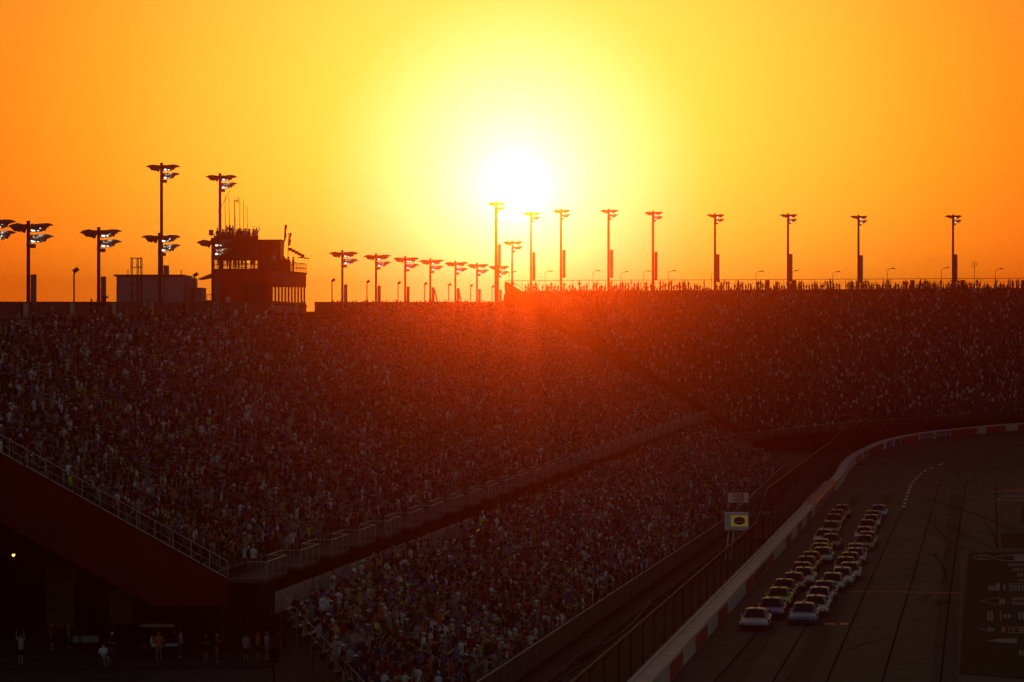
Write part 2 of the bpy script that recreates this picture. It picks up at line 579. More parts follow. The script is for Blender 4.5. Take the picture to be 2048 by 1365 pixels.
# paved concourse below the main stand and alley behind the wall
pv = MB()
pv.quad((-75, 172.5, -0.03), (-14.2, 172.5, -0.03), (-14.2, 215, -0.03), (-75, 215, -0.03))
tag(pv.build('concourse_paving', 'pad'), kind='structure')
kb = MB()
kb.beam((-75, 172.3, 0.03), (-14.2, 173.3, 0.03), 0.18, 0.16)
tag(kb.build('concourse_kerb', 'pad'), kind='structure')
al = MB()
al.add([wp(s, o, -wp(s).z - 0.02) for s in np.linspace(s_of_Y(110), s_of_Y(396), 20) for o in (0.5, 30)],
       [(2 * i, 2 * i + 1, 2 * i + 3, 2 * i + 2) for i in range(19)])
tag(al.build('service_alley_pavement', 'pad'), kind='structure')

# ------------------------------------------------------------------ outer barrier
wr = empty('track_barrier', (wallx(200), 200, 0))
tag(wr, 'long white and red padded barrier wall along the outside of the track', 'barrier wall')
S0, S1 = s_of_Y(110), PL[-1] - 4


def wall_run(mb, s0, s1, o0, o1, z0, z1, step=3.0):
    n = max(2, int((s1 - s0) / step) + 1)
    vs, fs = [], []
    for s in np.linspace(s0, s1, n):
        for o, z in ((o0, z0), (o0, z1), (o1, z1), (o1, z0)):
            vs.append(wp(s, o, z))
    for i in range(n - 1):
        for k in range(4):
            k2 = (k + 1) % 4
            fs.append((i * 4 + k, i * 4 + k2, (i + 1) * 4 + k2, (i + 1) * 4 + k))
    fs += [(3, 2, 1, 0), tuple((n - 1) * 4 + k for k in range(4))]
    mb.add(vs, fs)


so0, so1 = s_of_px(1630), s_of_px(1670)
b = MB(); wall_run(b, S0, so0, 0, 0.35, -0.3, 1.1); wall_run(b, so1, S1, 0, 0.35, -0.5, 1.1)
b.build('barrier_face', 'barrier', wr)
b = MB(); wall_run(b, so0, so1, 0.0, 0.35, -0.3, 1.1); b.build('navy_section', 'bluepaint', wr)
b = MB(); wall_run(b, so0 + .2, so1 + 6, -0.03, 0.13, 1.1, 1.19); wall_run(b, so0 + .2, so1 + 6, -0.03, -0.001, .82, 1.1); b.build('orange_stripe', 'orangepaint', wr)
b = MB()
for i in range(10):
    sa = so0 + 1 + i * (so1 - so0 - 3) / 10
    wall_run(b, sa, sa + 2.2, -0.025, -0.001, 0.2, 0.7)
[None]
for i in range(10):
    sa = so0 + 1 + i * (so1 - so0 - 3) / 10
    b = MB(); wall_run(b, sa, sa + 2.2, -0.025, -0.001, 0.2, 0.7); b.build('letter_block', 'dimpaint', wr)
b = MB()
k = S0
while k < so0 - 1:
    b_ = min(k + 1.9, so0)
    wall_run(b, k, b_, 0.02, .95, 1.103, 1.15 + 0.012 * (int(k) % 2), 2.5)
    k += 2.0
wall_run(b, so1 + 6, S1, 0.02, 1.1, 1.103, 1.16)
b.build('barrier_top', 'barriertop', wr)
b = MB(); wall_run(b, so0, so1 + 6, 0.14, 1.5, 1.0, 1.15); b.build('dark_top', 'bluepaint', wr)
b = MB(); wall_run(b, S0, S1, 0.36, .95, -0.3, 1.08); b.build('foam_core', 'foam', wr)
b = MB(); wall_run(b, S0, s_of_Y(330), .96, 1.25, -0.3, 1.22); b.build('concrete_back', 'barrier', wr)
edges = [1339.5, 1366, 1391, 1415, 1436, 1455, 1492, 1505.6, 1535, 1547, 1572, 1583, 1595, 1603.5, 1614, 1624]
for i in range(0, len(edges), 2):
    sa, sb = s_of_px(edges[i]), s_of_px(edges[i + 1])
    b = MB(); wall_run(b, sa, sb, -0.012, -0.001, 0.04, 0.98, 2)
    p = b.build('red_panel', 'redpaint', wr)
    c = MB()
    for q in range(4):
        wall_run(c, sa + .15, sb - .15, -0.02, -0.0125, 0.2 + q * .2, 0.24 + q * .2, 2)
    c.build('stripe_or_latch', 'dullred', p)
sa = s_of_px(1300)
b = MB(); wall_run(b, sa - 6, sa - 1.5, -0.012, -0.001, 0.04, 0.98, 2); b.build('red_panel', 'redpaint', wr)
b = MB(); wall_run(b, s_of_px(1506.5), s_of_px(1534), -0.012, -0.001, 0.12, 0.9, 2); b.build('sponsor_panel', 'dullred', wr)
# red boards in the turn with pale lettering blocks
for (a, c) in ((1712, 1766), (1802, 1838), (1902, 1954), (1972, 2014), (2036, 2200)):
    b = MB(); wall_run(b, s_of_px(a), s_of_px(min(c, 2120)), -0.012, -0.001, 0.02, 1.02, 2)
    b.build('red_panel', 'redpaint', wr)
for (a, c) in ((1773, 1800), (1840, 1900)):
    b = MB(); wall_run(b, s_of_px(a), s_of_px(c), -0.012, -0.001, 0.02, 1.02, 2)
    p = b.build('dark_panel', 'bluepaint', wr)
    c2 = MB()
    for i in range(5):
        x0 = a + 4 + i * (c - a - 8) / 5
        wall_run(c2, s_of_px(x0), s_of_px(x0 + (c - a) / 8), -0.02, -0.0125, 0.25, 0.8, 2)
    c2.build('lettering', 'dimpaint', p)

# ------------------------------------------------------------------ catch fence
fr = empty('catch_fence', (wallx(200), 200, 0))
tag(fr, 'tall dark wire catch fence with steel posts running behind the barrier', 'fence')


def fence_h(s):
    p = wp(s)
    if p.y < 252:
        return 3.8
    if p.y < 264:
        return 3.8 + 2.2 * (p.y - 252) / 12
    return 6.0 - 0.9 * min(1, max(0, (p.y - 400) / 60)) - p.z * 0.05


mesh = MB(); rail = MB(); wires = MB()
ss = np.arange(s_of_Y(120), PL[-1] - 8, 3.0)
top = []
for s in ss:
    h = fence_h(s)
    top.append([wp(s, 1.6, 0.9), wp(s, 1.6, h * 0.8), wp(s, 1.2, h)])
for i in range(len(ss) - 1):
    for k in range(2):
        mesh.quad(top[i][k], top[i + 1][k], top[i + 1][k + 1], top[i][k + 1])
rail.tube([t[2] for t in top], 0.06, 6)
for f in (0.3, 0.55, 0.8):
    wires.tube([t[0].lerp(t[1], f) for t in top], 0.018, 4)
mesh.build('wire_mesh', 'mesh', fr)
rail.build('top_rail', 'pole', fr)
wires.build('cables', 'darksteel', fr)
for i in range(0, len(ss), 2):
    b = MB()
    a = wp(ss[i], 1.72, -0.2)
    b.tube([a, top[i][1] + Vector((-.12, 0, 0)), top[i][2]], [0.055, 0.05, 0.035], 6)
    b.build('post', 'darksteel', fr)
# bent pipe arms of the crossover gate at the near end
for k, pp in enumerate(([(1112, 1372, 159), (1133, 1335, 160), (1163, 1308, 162), (1205, 1284, 165)],
                        [(1118, 1374, 157.5), (1140, 1345, 158.5), (1165, 1331, 160), (1183, 1324, 161)],
                        [(1120, 1376, 156), (1138, 1356, 157), (1160, 1346, 158), (1177, 1339, 159)],
                        [(1122, 1378, 154), (1135, 1366, 155), (1148, 1358, 155.5), (1157, 1354, 156)],
                        [(1183, 1302, 164), (1215, 1285, 165.5), (1262, 1250, 171), (1300, 1205, 178)])):
    b = MB(); b.tube(catmull([W(*q) for q in pp], 5), 0.07, 8); b.build('bent_pipe', 'plate', fr, True)

# ------------------------------------------------------------------ grandstands
def polyline(pts):
    P = np.array(pts, float)
    L = np.concatenate([[0], np.cumsum(np.linalg.norm(np.diff(P, axis=0), axis=1))])
    L /= L[-1]

    def f(u):
        return np.array([np.interp(u, L, P[:, k]) for k in range(3)]).T
    return f


class Patch:
    def __init__(s, front, back, rows):
        s.f, s.b, s.n = polyline(front), polyline(back), rows

    def P(s, u, v):
        return s.f(u) * (1 - v) + s.b(u) * v

    def tread(s, u, i, w):
        """point on row i, w in 0..1 across the tread (flat)"""
        p = s.P(u, (i + w) / s.n)
        p = np.array(p, float)
        p[..., 2] = s.P(u, i / s.n)[..., 2]
        return p

    def deck(s, nu):
        mb = MB()
        U = np.linspace(0, 1, nu)
        for i in range(s.n):
            a, c = s.tread(U, i, 0), s.tread(U, i, 1)
            n0 = len(mb.v)
            zt = s.P(U, (i + 1) / s.n)[:, 2]
            for k in range(nu):
                mb.v += [tuple(a[k]), tuple(c[k]), (c[k][0], c[k][1], zt[k])]
            for k in range(nu - 1):
                q, r = n0 + 3 * k, n0 + 3 * k + 3
                mb.f += [(q, r, r + 1, q + 1), (q + 1, r + 1, r + 2, q + 2)]
        return mb

    def bench(s, i, nu):
        mb = MB()
        pts = [Vector(s.tread(u, i, 0.72)) + Vector((0, 0, 0.42)) for u in np.linspace(0.002, 0.998, nu)]
        for a, c in zip(pts[:-1], pts[1:]):
            mb.beam(a, c, 0.28, 0.05)
        return mb


def backz(Y):
    return HC + 77.5 * Y / F - 1.15


def backx(Y):
    return -41.6 + 0.135 * (Y - 235.6)


PA = Patch([(-17.7, 180, 4.76), (6.7, 332, 5.9), (31, 484, 7.0)], [(backx(180), 180, backz(180)), (backx(363), 363, backz(363)), (0.4, 547, backz(547))], 36)
PB = Patch([(-5.0, 132, 1.0), (-0.6, 158, 1.0), (6.0, 198, 1.0), (21.2, 288.8, 1.0), (36, 395, 1.0), (39, 416, 1.0)],
           [(-12.7, 160, 4.5), (0.2, 245, 4.7), (20.6, 385, 5.5), (28.5, 440, 5.9)], 14)
PC = Patch([(40.3, 512, 2.0), (54.9, 517, 3.5), (93.6, 530, 5.9), (125, 545, 6.5)], [(-1.3, 552, 29.0), (52, 570, 29.6), (104, 590, 30.3), (142, 606, 31.0)], 42)

rA = tag(empty('grandstand', (-17.7, 180, 0)), 'huge main grandstand on the left packed with spectators, with a red end panel', 'grandstand')
rB = tag(empty('grandstand', (-0.6, 158, 0)), 'low bleachers in front of the main grandstand beside the track fence', 'grandstand')
rC = tag(empty('grandstand', (40.3, 512, 0)), 'far curved grandstand rising around the first turn under the setting sun', 'grandstand')
for P, r, nu in ((PA, rA, 40), (PB, rB, 40), (PC, rC, 20)):
    P.deck(nu).build('seating_deck', 'deck', r)
    for i in range(P.n):
        P.bench(i, 10).build('bench', 'alu', r)

# --- main stand: end panel
YE = 179.75
pan = [W(-260, 760, YE), W(0, 905, YE), W(455, 1158, YE), W(455, 1212, YE), W(305, 1213, YE), W(0, 1045, YE), W(-260, 902, YE)]
b = MB()
n = len(pan)
b.add([p for p in pan] + [p + Vector((0, 0.2, 0)) for p in pan], [tuple(range(n - 1, -1, -1)), tuple(range(n, 2 * n))] +
      [(i, (i + 1) % n, n + (i + 1) % n, n + i) for i in range(n)])
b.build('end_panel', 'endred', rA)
er = MB()
for i in range(9):
    a = pan[1].lerp(pan[2], i / 9); c = pan[1].lerp(pan[2], (i + .93) / 9)
    er.beam(a + Vector((0, -.02, .05)), c + Vector((0, -.02, .05)), .1, .06)
er.build('edge_trim', 'rail', rA)
b = MB()
for i in range(26):
    p = pan[1].lerp(pan[2], (i - 13) / 12.0) if False else pan[2] + (pan[1] - pan[2]) * (i / 12.5)
    b.tube([p + Vector((0, .1, 0)), p + Vector((0, .1, 1.08))], .028, 6)
e = pan[2] + (pan[1] - pan[2]) * 2
b.tube([pan[2] + Vector((0, .1, 1.08)), e + Vector((0, .1, 1.08))], .03, 6)
b.tube([pan[2] + Vector((0, .1, .5)), e + Vector((0, .1, .5))], .015, 5)
b.build('end_railing', 'rail', rA)
# underside: columns, rakers and back wall of the concourse
for x in (-21, -27, -34, -42, -50):
    for y in (183, 192):
        b = MB(); b.box(x - .25, x + .25, y - .25, y + .25, -0.05, 4.0 + (-17.7 - x) * .545 - 1.0); b.build('column', 'darksteel', rA)
b = MB()
for y in (183, 192, 201):
    b.beam((-20, y, 4.3), (-50, y, 20.0), .4, .8)
b.build('raker', 'darksteel', rA)
b = MB(); b.beam((-49, 182.5, 6.3), (-26, 182.5, 6.3), .3, .3); b.beam((-49, 182.6, 7.4), (-30, 182.6, 7.4), .3, .25); b.build('cross_beam', 'darksteel', rA)
ks = tag(empty('concession_block', (-40, 190, 0)), 'dark concession block under the main grandstand', 'building')
b = MB(); b.box(-60, -19.5, 197, 205, -0.03, 4.6); b.build('wall', 'darksteel', ks)  # block enlarged to stop sun beams passing under the stand
b = MB(); b.box(-31.6, -29.7, 196.9, 196.995, 0, 4.0); b.build('door', 'beige', ks)
b = MB(); b.box(-27.5, -25.8, 196.9, 196.995, 0.3, 2.6); b.build('shutter', 'beige', ks)

b = MB()
for a, c in zip(np.linspace(178, 545, 20)[:-1], np.linspace(178, 545, 20)[1:]):
    b.quad((backx(a) - .2, a, -.05), (backx(c) - .2, c, -.05), (backx(c) - .2, c, backz(c) - .6), (backx(a) - .2, a, backz(a) - .6))
b.build('sun_block_wall', 'darksteel', rA)  # unseen wall added to block sun leaking in under the stand
# --- main stand: parapet with pale posts (open at the stair gap)
runs = [(175, 337.6), (362.5, 546)]
b = MB()
for y0, y1 in runs:
    n = 24
    ys = np.linspace(y0, y1, n)
    for a, c in zip(ys[:-1], ys[1:]):
        A0, C0 = Vector((backx(a) - .1, a, backz(a) + .32)), Vector((backx(c) - .1, c, backz(c) + .32))
        b.beam(A0, C0, .22, 1.66)
b.build('parapet', 'parapet', rA)
b = MB()
for y in np.arange(215, 352, 13.5):
    x = backx(y) + .06; z = backz(y)
    b.add([(x, y - .7, z - .45), (x + .19, y + .7, z - .45), (x + .19, y + .7, z + 1.1), (x, y - .7, z + 1.1)], [(0, 1, 2, 3)]); b.box(x - .02, x + .0, y - .5, y + .5, z - .45, z + 1.1)
b.build('parapet_trim', 'stone', rA)
b = MB()
for y0, y1 in runs:
    b.beam((backx(y0) - .1, y0, backz(y0) + 1.175), (backx(y1) - .1, y1, backz(y1) + 1.175), .34, .06)
b.build('coping', 'parapet', rA)

# --- main stand: stepped walkway landings with railings and supports
U = PA.f


def frontpt(u, off=0.0, dz=0.0):
    a, c = U(u - .003 if u > .003 else 0), U(u + .003)
    d = c - a
    nrm = np.array([d[1], -d[0], 0]) / math.hypot(d[0], d[1])
    p = U(u)
    return Vector((p[0] + nrm[0] * off, p[1] + nrm[1] * off, p[2] + dz))


LEN = float(np.linalg.norm(PA.P(1, 0) - PA.P(0, 0)))
pitch = 9.2
NL = int(LEN / pitch)
aisleU = []
for i in range(NL):
    u0, u1, u2 = i * pitch / LEN, (i * pitch + 5.4) / LEN, (i + 1) * pitch / LEN
    aisleU.append((i * pitch + 6.8) / LEN)
    fl = MB(); rl = MB(); bl = MB(); SPS = []
    segs = [(u0, u1, 2.5), (u1, u2, 1.3)]
    for ua, ub, o in segs:
        a0, b0, a1, b1 = frontpt(ua, -.3, -.05), frontpt(ub, -.3, -.05), frontpt(ua, o, -.05), frontpt(ub, o, -.05)
        dn = Vector((0, 0, -.22))
        fl.add([a0, b0, b1, a1, a0 + dn, b0 + dn, b1 + dn, a1 + dn], [(0, 3, 2, 1), (4, 5, 6, 7), (3, 7, 6, 2), (0, 4, 7, 3), (1, 2, 6, 5)])
        up = Vector((0, 0, 1.1))
        rl.tube([a1 + up, b1 + up], .03, 6)
        bl.quad(a1, b1, b1 + up, a1 + up)
        for t in (0, .33, .66, 1):
            p = a1.lerp(b1, t); rl.tube([p, p + up], .025, 5)
        for t in (.05, .95):
            p = a1.lerp(b1, t) + Vector((-.1, 0, 0)); sp = MB(); sp.tube([Vector((p.x, p.y, -.05)), p], .08, 6); SPS.append(sp)
    c1, c2 = frontpt(u1, 2.5, -.05), frontpt(u1, 1.3, -.05)
    rl.tube([c1 + up, c2 + up], .03, 6); bl.quad(c1, c2, c2 + up, c1 + up)
    c1, c2 = frontpt(u0, 2.5, -.05), frontpt(u0, 1.3, -.05)
    rl.tube([c1 + up, c2 + up], .03, 6); bl.quad(c1, c2, c2 + up, c1 + up)
    # stair rails climbing into the seating
    for du in (-.55, .55):
        ua = aisleU[-1] + du / LEN
        pts = [Vector(PA.P(ua, v)) + Vector((0, 0, 1.0)) for v in (-.01, .02, .075, .13)]
        rl.tube([pts[0] - up] + pts, .03, 6)
        for q in pts:
            rl.tube([q, q - Vector((0, 0, .95))], .022, 5)
    L = fl.build('landing', 'plate', rA)
    rl.build('handrail', 'rail', L)
    bl.build('infill_mesh', 'baluster', L)
    for sp in SPS:
        sp.build('support_post', 'darksteel', L)
b = MB()
for a, c in zip(np.linspace(0, 1, 30)[:-1], np.linspace(0, 1, 30)[1:]):
    p, q = frontpt(a, -.5, -.3), frontpt(c, -.5, -.3)
    b.quad(Vector((p.x, p.y, -.05)), Vector((q.x, q.y, -.05)), q, p)
b.build('fascia_wall', 'fascia', rA)
# far end wall of the main stand
b = MB()
e0, e1 = Vector(PA.P(1, 0)), Vector(PA.P(1, 1))
b.quad((e0.x, e0.y, 0), (e1.x, e1.y, 0), e1 + Vector((0, 0, .2)), e0 + Vector((0, 0, .2)))
b.build('end_wall', 'parapet', rA)
# a few mid-tier aisle rails
b = MB()
for i in range(3, NL, 2):
    ua = aisleU[i]
    for v0 in (.3, .52, .74):
        if random.random() < .6:
            pts = [Vector(PA.P(ua, v)) + Vector((0, 0, 1.0)) for v in (v0, v0 + .05)]
            b.tube(pts, .03, 5)
            for q in pts:
                b.tube([q, q - Vector((0, 0, .95))], .025, 4)
b.build('aisle_rail', 'rail', rA)

# --- lower bleachers: plank fence behind, slatted guard in front
b = MB(); ps = MB()
bk = PB.b
for a, c in zip(np.linspace(0, 1, 30)[:-1], np.linspace(0, 1, 30)[1:]):
    p, q = Vector(bk(a)), Vector(bk(c - .0015))
    for k in range(4 if p.y < 225 else 2):
        dz = Vector((-.35, 0, .1 + k * .3))
        b.beam(p + dz, q + dz, .05, .27)
    ps = MB(); ps.box(p.x - .5, p.x - .4, p.y - .05, p.y + .05, -.05, p.z + 1.3); ps.build('fence_post', 'darksteel', rB)
b.build('plank_fence', 'whiteboard', rB)
b = MB(); rl = MB(); sl = MB()
fr_ = PB.f
NB = 60
for i in range(NB):
    p, q = Vector(fr_(i / NB)), Vector(fr_((i + .96) / NB))
    o = Vector((.35, 0, 0))
    b.beam(p + o + Vector((0, 0, .3)), q + o + Vector((0, 0, .3)), .04, 1.25)
    rl.tube([p + o + Vector((0, 0, 1.0)), q + o + Vector((0, 0, 1.0))], .03, 5)
b.build('guard_panel', 'slatted', rB)
rl.build('guard_rail', 'rail', rB)
b = MB()
for i in range(40):
    p, q = Vector(fr_(i / 40)), Vector(fr_((i + 1) / 40))
    b.beam(p + Vector((2.0, 0, -.7)), q + Vector((2.0, 0, -.7)), .25, .7)
b.build('kerb_wall', 'deck', rB)
for i in range(34):
    p = Vector(fr_(i / 34.0 * .9)) + Vector((2.3, 0, -.3))
    c = MB(); c.tube([p, p + Vector((0, 0, .55)), p + Vector((0, 0, 0.02)), p + Vector((.5, -.05, 0))], .03, 5); c.build('bracket', 'steel', rB)
b = MB()
p0, p1 = Vector(PB.P(0, 0)), Vector(PB.P(0, 1))
for t in np.linspace(0, 1, 8):
    p = p0.lerp(p1, t); b.tube([Vector((p.x, p.y, -.05)), p + Vector((0, 0, 1.1))], .03, 5)
b.tube([p0 + Vector((0, 0, 1.1)), p1 + Vector((0, 0, 1.1))], .03, 5)
b.tube([p0 + Vector((0, 0, .55)), p1 + Vector((0, 0, .55))], .02, 5)
b.build('end_railing', 'steel', rB)

# --- far stand: raker beam at its open end, posts, top rail, front rail
e0, e1 = Vector(PC.P(0, 0)), Vector(PC.P(0, 1))
b = MB(); b.beam(e0 + Vector((0, -.3, -1.1)), e1 + Vector((0, -.3, -1.1)), .5, 2.3); b.build('end_raker', 'sidepanel', rC)
b = MB()
dv = (e1 - e0); nv = Vector((-dv.y, dv.x, 0)).normalized() * -.25
for i in range(24):
    p, q = e0.lerp(e1, i / 24), e0.lerp(e1, (i + 1) / 24)
    b.add([p + Vector((0, -.35, .1)), q + Vector((0, -.35, .1)), q + Vector((0, -.35, 1.75)), p + Vector((0, -.35, 1.75)),
           p + Vector((.4, .1, .1)), q + Vector((.4, .1, .1)), q + Vector((.4, .1, 1.75)), p + Vector((.4, .1, 1.75))],
          [(0, 1, 2, 3), (4, 7, 6, 5), (3, 2, 6, 7)])
b.build('side_panel', 'sidepanel', rC)
b = MB(); b.beam(e0 + Vector((0, -.5, .35)), e1 + Vector((0, -.5, .35)), .15, .35); b.beam(e0 + Vector((1, -.1, 2.0)), e1 + Vector((1, -.1, 2.0)), .08, .08); b.build('end_edge_rail', 'steel', rC)
for i in range(13):
    p = e0.lerp(e1, i / 12)
    b = MB(); b.box(p.x - .3, p.x + .3, p.y - .1, p.y + .5, -.05, p.z - .6); b.build('support_post', 'darksteel', rC)
b = MB()
for i in range(1, 13):
    p = e0.lerp(e1, i / 12); q = e0.lerp(e1, (i - 1) / 12)
    if i % 2 and p.z > 8:
        b.beam((q.x, q.y + .2, q.z - 2), (p.x, p.y + .2, p.z * .45), .25, .25)
b.beam((e1.x + 6, e1.y + 6, 18), (e1.x - 8, e1.y - 14, 18.2), .5, .7)
b.build('brace', 'darksteel', rC)
b = MB(); b2 = MB()
ups = np.linspace(0, 1, 46)
tp = [Vector(PC.P(u, 1.0)) + Vector((0, .6, 0)) for u in ups]
b.tube([p + Vector((0, 0, 2.0)) for p in tp], .05, 5)
b.tube([p + Vector((0, 0, 1.3)) for p in tp], .015, 4)
for p in tp:
    b.tube([p + Vector((0, 0, -.5)), p + Vector((0, 0, 2.0))], .045, 5)
b.build('top_rail', 'darksteel', rC)
b = MB()
for p, q in zip(tp[:-1], tp[1:]):
    b.quad(p + Vector((0, -1.6, -.02)), q + Vector((0, -1.6, -.02)), q + Vector((0, .6, -.02)), p + Vector((0, .6, -.02)))
b.build('top_walkway', 'deck', rC)
for px in (1822, 1922, 2043, 1585, 1533):
    y = 585
    b = MB(); p = W(px, 567, y); b.box(p.x - .45, p.x + .45, y - 2.2, y - 2.1, p.z - 1.6, p.z + .6); b.build('hanging_board', 'darksteel', rC)
b = MB(); m2 = MB(); d2 = MB()
fp = [Vector(PC.f(u)) + Vector((.3, -1.2, 0)) for u in np.linspace(0, 1, 34)]
fp = [fp[0] + Vector((-5, -5, .3))] + fp
for p, q in zip(fp[:-1], fp[1:]):
    up = Vector((0, 0, 1.2))
    m2.quad(p, q, q + up, p + up)
    d2.add([p, q, q + Vector((0, 2, 0)), p + Vector((0, 2, 0)), p - Vector((0, 0, .35)), q - Vector((0, 0, .35)), q + Vector((0, 2, -.35)), p + Vector((0, 2, -.35))],
           [(0, 1, 2, 3), (0, 4, 5, 1), (4, 7, 6, 5)])
    b.tube([p, p + up], .035, 5)
b.tube([p + up for p in fp], .045, 5)
b.build('front_rail', 'rail', rC)
m2.build('front_infill', 'baluster', rC)
d2.build('front_walkway', 'deck', rC)
for i in range(0, len(fp), 2):
    p = fp[i]; b = MB(); b.box(p.x - .2, p.x + .2, p.y + .3, p.y + .7, -.05, p.z - .36); b.build('support_post', 'darksteel', rC)
b = MB()
for p, q in zip(fp[:-1], fp[1:]):
    b.quad((p.x, p.y + 9, -.05), (q.x, q.y + 9, -.05), (q.x, q.y + 9, q.z + 1.5), (p.x, p.y + 9, p.z + 1.5))
b.build('under_wall', 'darksteel', rC)
# back cladding of the far stand
b = MB()
for p, q in zip(tp[:-1], tp[1:]):
    if p.x > 14:
        b.quad((p.x, p.y, -.05), (q.x, q.y, -.05), q, p)
b.build('back_cladding', 'parapet', rC)

# ------------------------------------------------------------------ floodlight poles
def luminaire_meshes(d, tag_):
    d = Vector(d).normalized()
    h = MB()
    h.lathe((0, 0, 0), d, [(-.38, .03), (-.36, .13), (-.14, .22), (.08, .34), (.2, .38)], 12)
    # visor: half shell on the outer upper side
    up = Vector((0, 0, 1))
    a = d.cross(up).normalized(); c = a.cross(d).normalized()
    vs, fs = [], []
    for i, (t, r, sw) in enumerate(((.18, .385, 1.35), (.4, .42, 1.1), (.66, .43, .4))):
        for k in range(7):
            th = PI / 2 + (k - 3) / 3 * sw
            vs.append(d * t + (a * math.cos(th) + c * math.sin(th)) * r)
    for i in range(2):
        for k in range(6):
            fs.append((i * 7 + k, i * 7 + k + 1, i * 7 + 8 + k, i * 7 + 7 + k))
    h.add(vs, fs)
    l = MB(); l.lathe((0, 0, 0), d, [(.2, .002), (.2, .25)], 10)
    return h.mesh('floodlight_' + tag_, 'hood', True), h.mesh('floodlight_' + tag_, 'lithood', True), l.mesh('lens_' + tag_, 'lens')


LUM = [luminaire_meshes(d, 'x') for d in ((.66, -.28, -.5), (.45, -.42, -.7), (-.7, .3, -.5), (.85, .1, -.42))]
box_ = MB(); box_.box(-.24, .3, -.15, .15, -.22, .12); SMALL = box_.mesh('spot', 'hood')


def part(name, me, parent, loc=(0, 0, 0), rot=None):
    o = link(bpy.data.objects.new(name, me))
    o.parent = parent
    o.location = loc
    if rot:
        o.rotation_euler = rot
    return o


def light_pole(x, y, ztop, z0, label, group, cab=(4.4, 7.0, .44), tiers=2, r=.17, rz=0.0, sc=1.0):
    root = tag(empty('floodlight_pole', (x, y, z0)), label, 'floodlight', group)
    H = ztop - z0
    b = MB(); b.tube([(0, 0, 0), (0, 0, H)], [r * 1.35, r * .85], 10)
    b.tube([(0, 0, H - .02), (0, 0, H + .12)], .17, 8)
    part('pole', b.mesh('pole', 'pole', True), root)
    b = MB(); b.beam((-1.15, 0, H - .22), (1.45, 0, H - .22), .1, .12)
    for t in range(1, tiers):
        b.beam((0, 0, H - .22 - .92 * t), (1.45, 0, H - .22 - .92 * t), .1, .12)
    b.beam((-.2, 0, H - 1.9), (.5, 0, H - 1.9), .08, .1)
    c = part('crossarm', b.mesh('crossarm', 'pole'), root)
    spots = [(-.42, .02, -.5, 2, 0), (-.78, -.12, -.42, 2, 0), (-1.08, .05, -.36, 2, 0)]
    for t in range(tiers):
        spots += [(.42, -.1, -.46 - .92 * t, 1, t), (.78, .1, -.42 - .92 * t, 0, t), (1.08, -.1, -.4 - .92 * t, 0, t), (1.35, .06, -.34 - .92 * t, 3, t)]
    for (lx, ly, lz, k, t) in spots:
        h = part('floodlight', LUM[k][1 if (t == 1 and k != 2) else 0], c, (lx, ly, H + lz), (0, random.uniform(-.12, .12), random.uniform(-.2, .2)))
        if k in (0, 1) and lx < 1.0:
            q = part('lens', LUM[k][2], c, (lx, ly, H + lz), h.rotation_euler)
            q.parent = h; q.location = (0, 0, 0); q.rotation_euler = (0, 0, 0)
    part('spotlight', SMALL, c, (.32, 0, H - 1.95))
    b = MB(); b.box(r + .05, r + .05 + cab[2], -.2, .2, H - cab[1], H - cab[0])
    for q in (.35, .68):
        z = H - cab[0] + (cab[0] - cab[1]) * q
    k = part('ballast_cabinet', b.mesh('ballast_cabinet', 'cabinet'), root)
    b = MB()
    for q in (.35, .68):
        z = H - cab[0] + (cab[0] - cab[1]) * q
        b.box(r + .12, r + .18, -.225, -.202, z, z + .06); b.box(r + .42, r + .48, -.225, -.202, z, z + .06)
    part('stripe_or_latch', b.mesh('stripe_or_latch', 'signwhite'), k)  # these are the small white latches on the cabinet face
    root.rotation_euler.z = rz
    return root


GA = 'floodlight poles along the back of the main grandstand'
rowA = [(-12, 'floodlight pole cut off by the left edge of the photo, lamps largest of all'),
        (65, 'short floodlight pole left of the small single lamp by the parapet'),
        (205, 'short floodlight pole just left of the grey corrugated shed'),
        (326, 'short floodlight pole in front of the grey shed and its taller neighbour'),
        (432, 'short floodlight pole at the left corner of the red tower'),
        (690, 'first floodlight pole right of the red tower'),
        (757, 'second floodlight pole right of the red tower'),
        (815, 'third floodlight pole right of the red tower'),
        (865, 'fourth floodlight pole right of the red tower, slanted stick at its foot'),
        (915, 'fifth floodlight pole right of the red tower'),
        (958, 'sixth floodlight pole right of the red tower'),
        (1000, 'floodlight pole overlapped by the thick bare pole near the sun'),
        (1028, 'orange-lit floodlight pole standing before the left end of the far stand')]
for px, lab in rowA:
    k = (px - 1024) / F
    Y = 73.4 / (.135 - k) if px < 1000 else (527 if px == 1000 else 541)
    x, = [k * Y]
    ztop = HC + (682.5 - (445 if px == 65 else 606.5 - 2.07 * 3.3 * F / Y)) * Y / F
    if px == 1028:
        ztop = HC + (682.5 - 482) * Y / F
    light_pole(x - .35, Y, ztop, 0, lab, GA, (4.4, 7.0, .44) if px not in (1028,) else (12, 13, .44))
GT = 'tall floodlight poles'
for px, ty, Y, lab in ((323, 328, 331, 'tallest floodlight pole rising behind the grey shed'), (440, 349, 356, 'tall floodlight pole rising behind the antennas of the red tower')):
    light_pole((px - 1024) * Y / F, Y, HC + (682.5 - ty) * Y / F, 0, lab, GT, (11.6, 16, .6), 2, .19)
GC = 'floodlight poles behind the far stand'
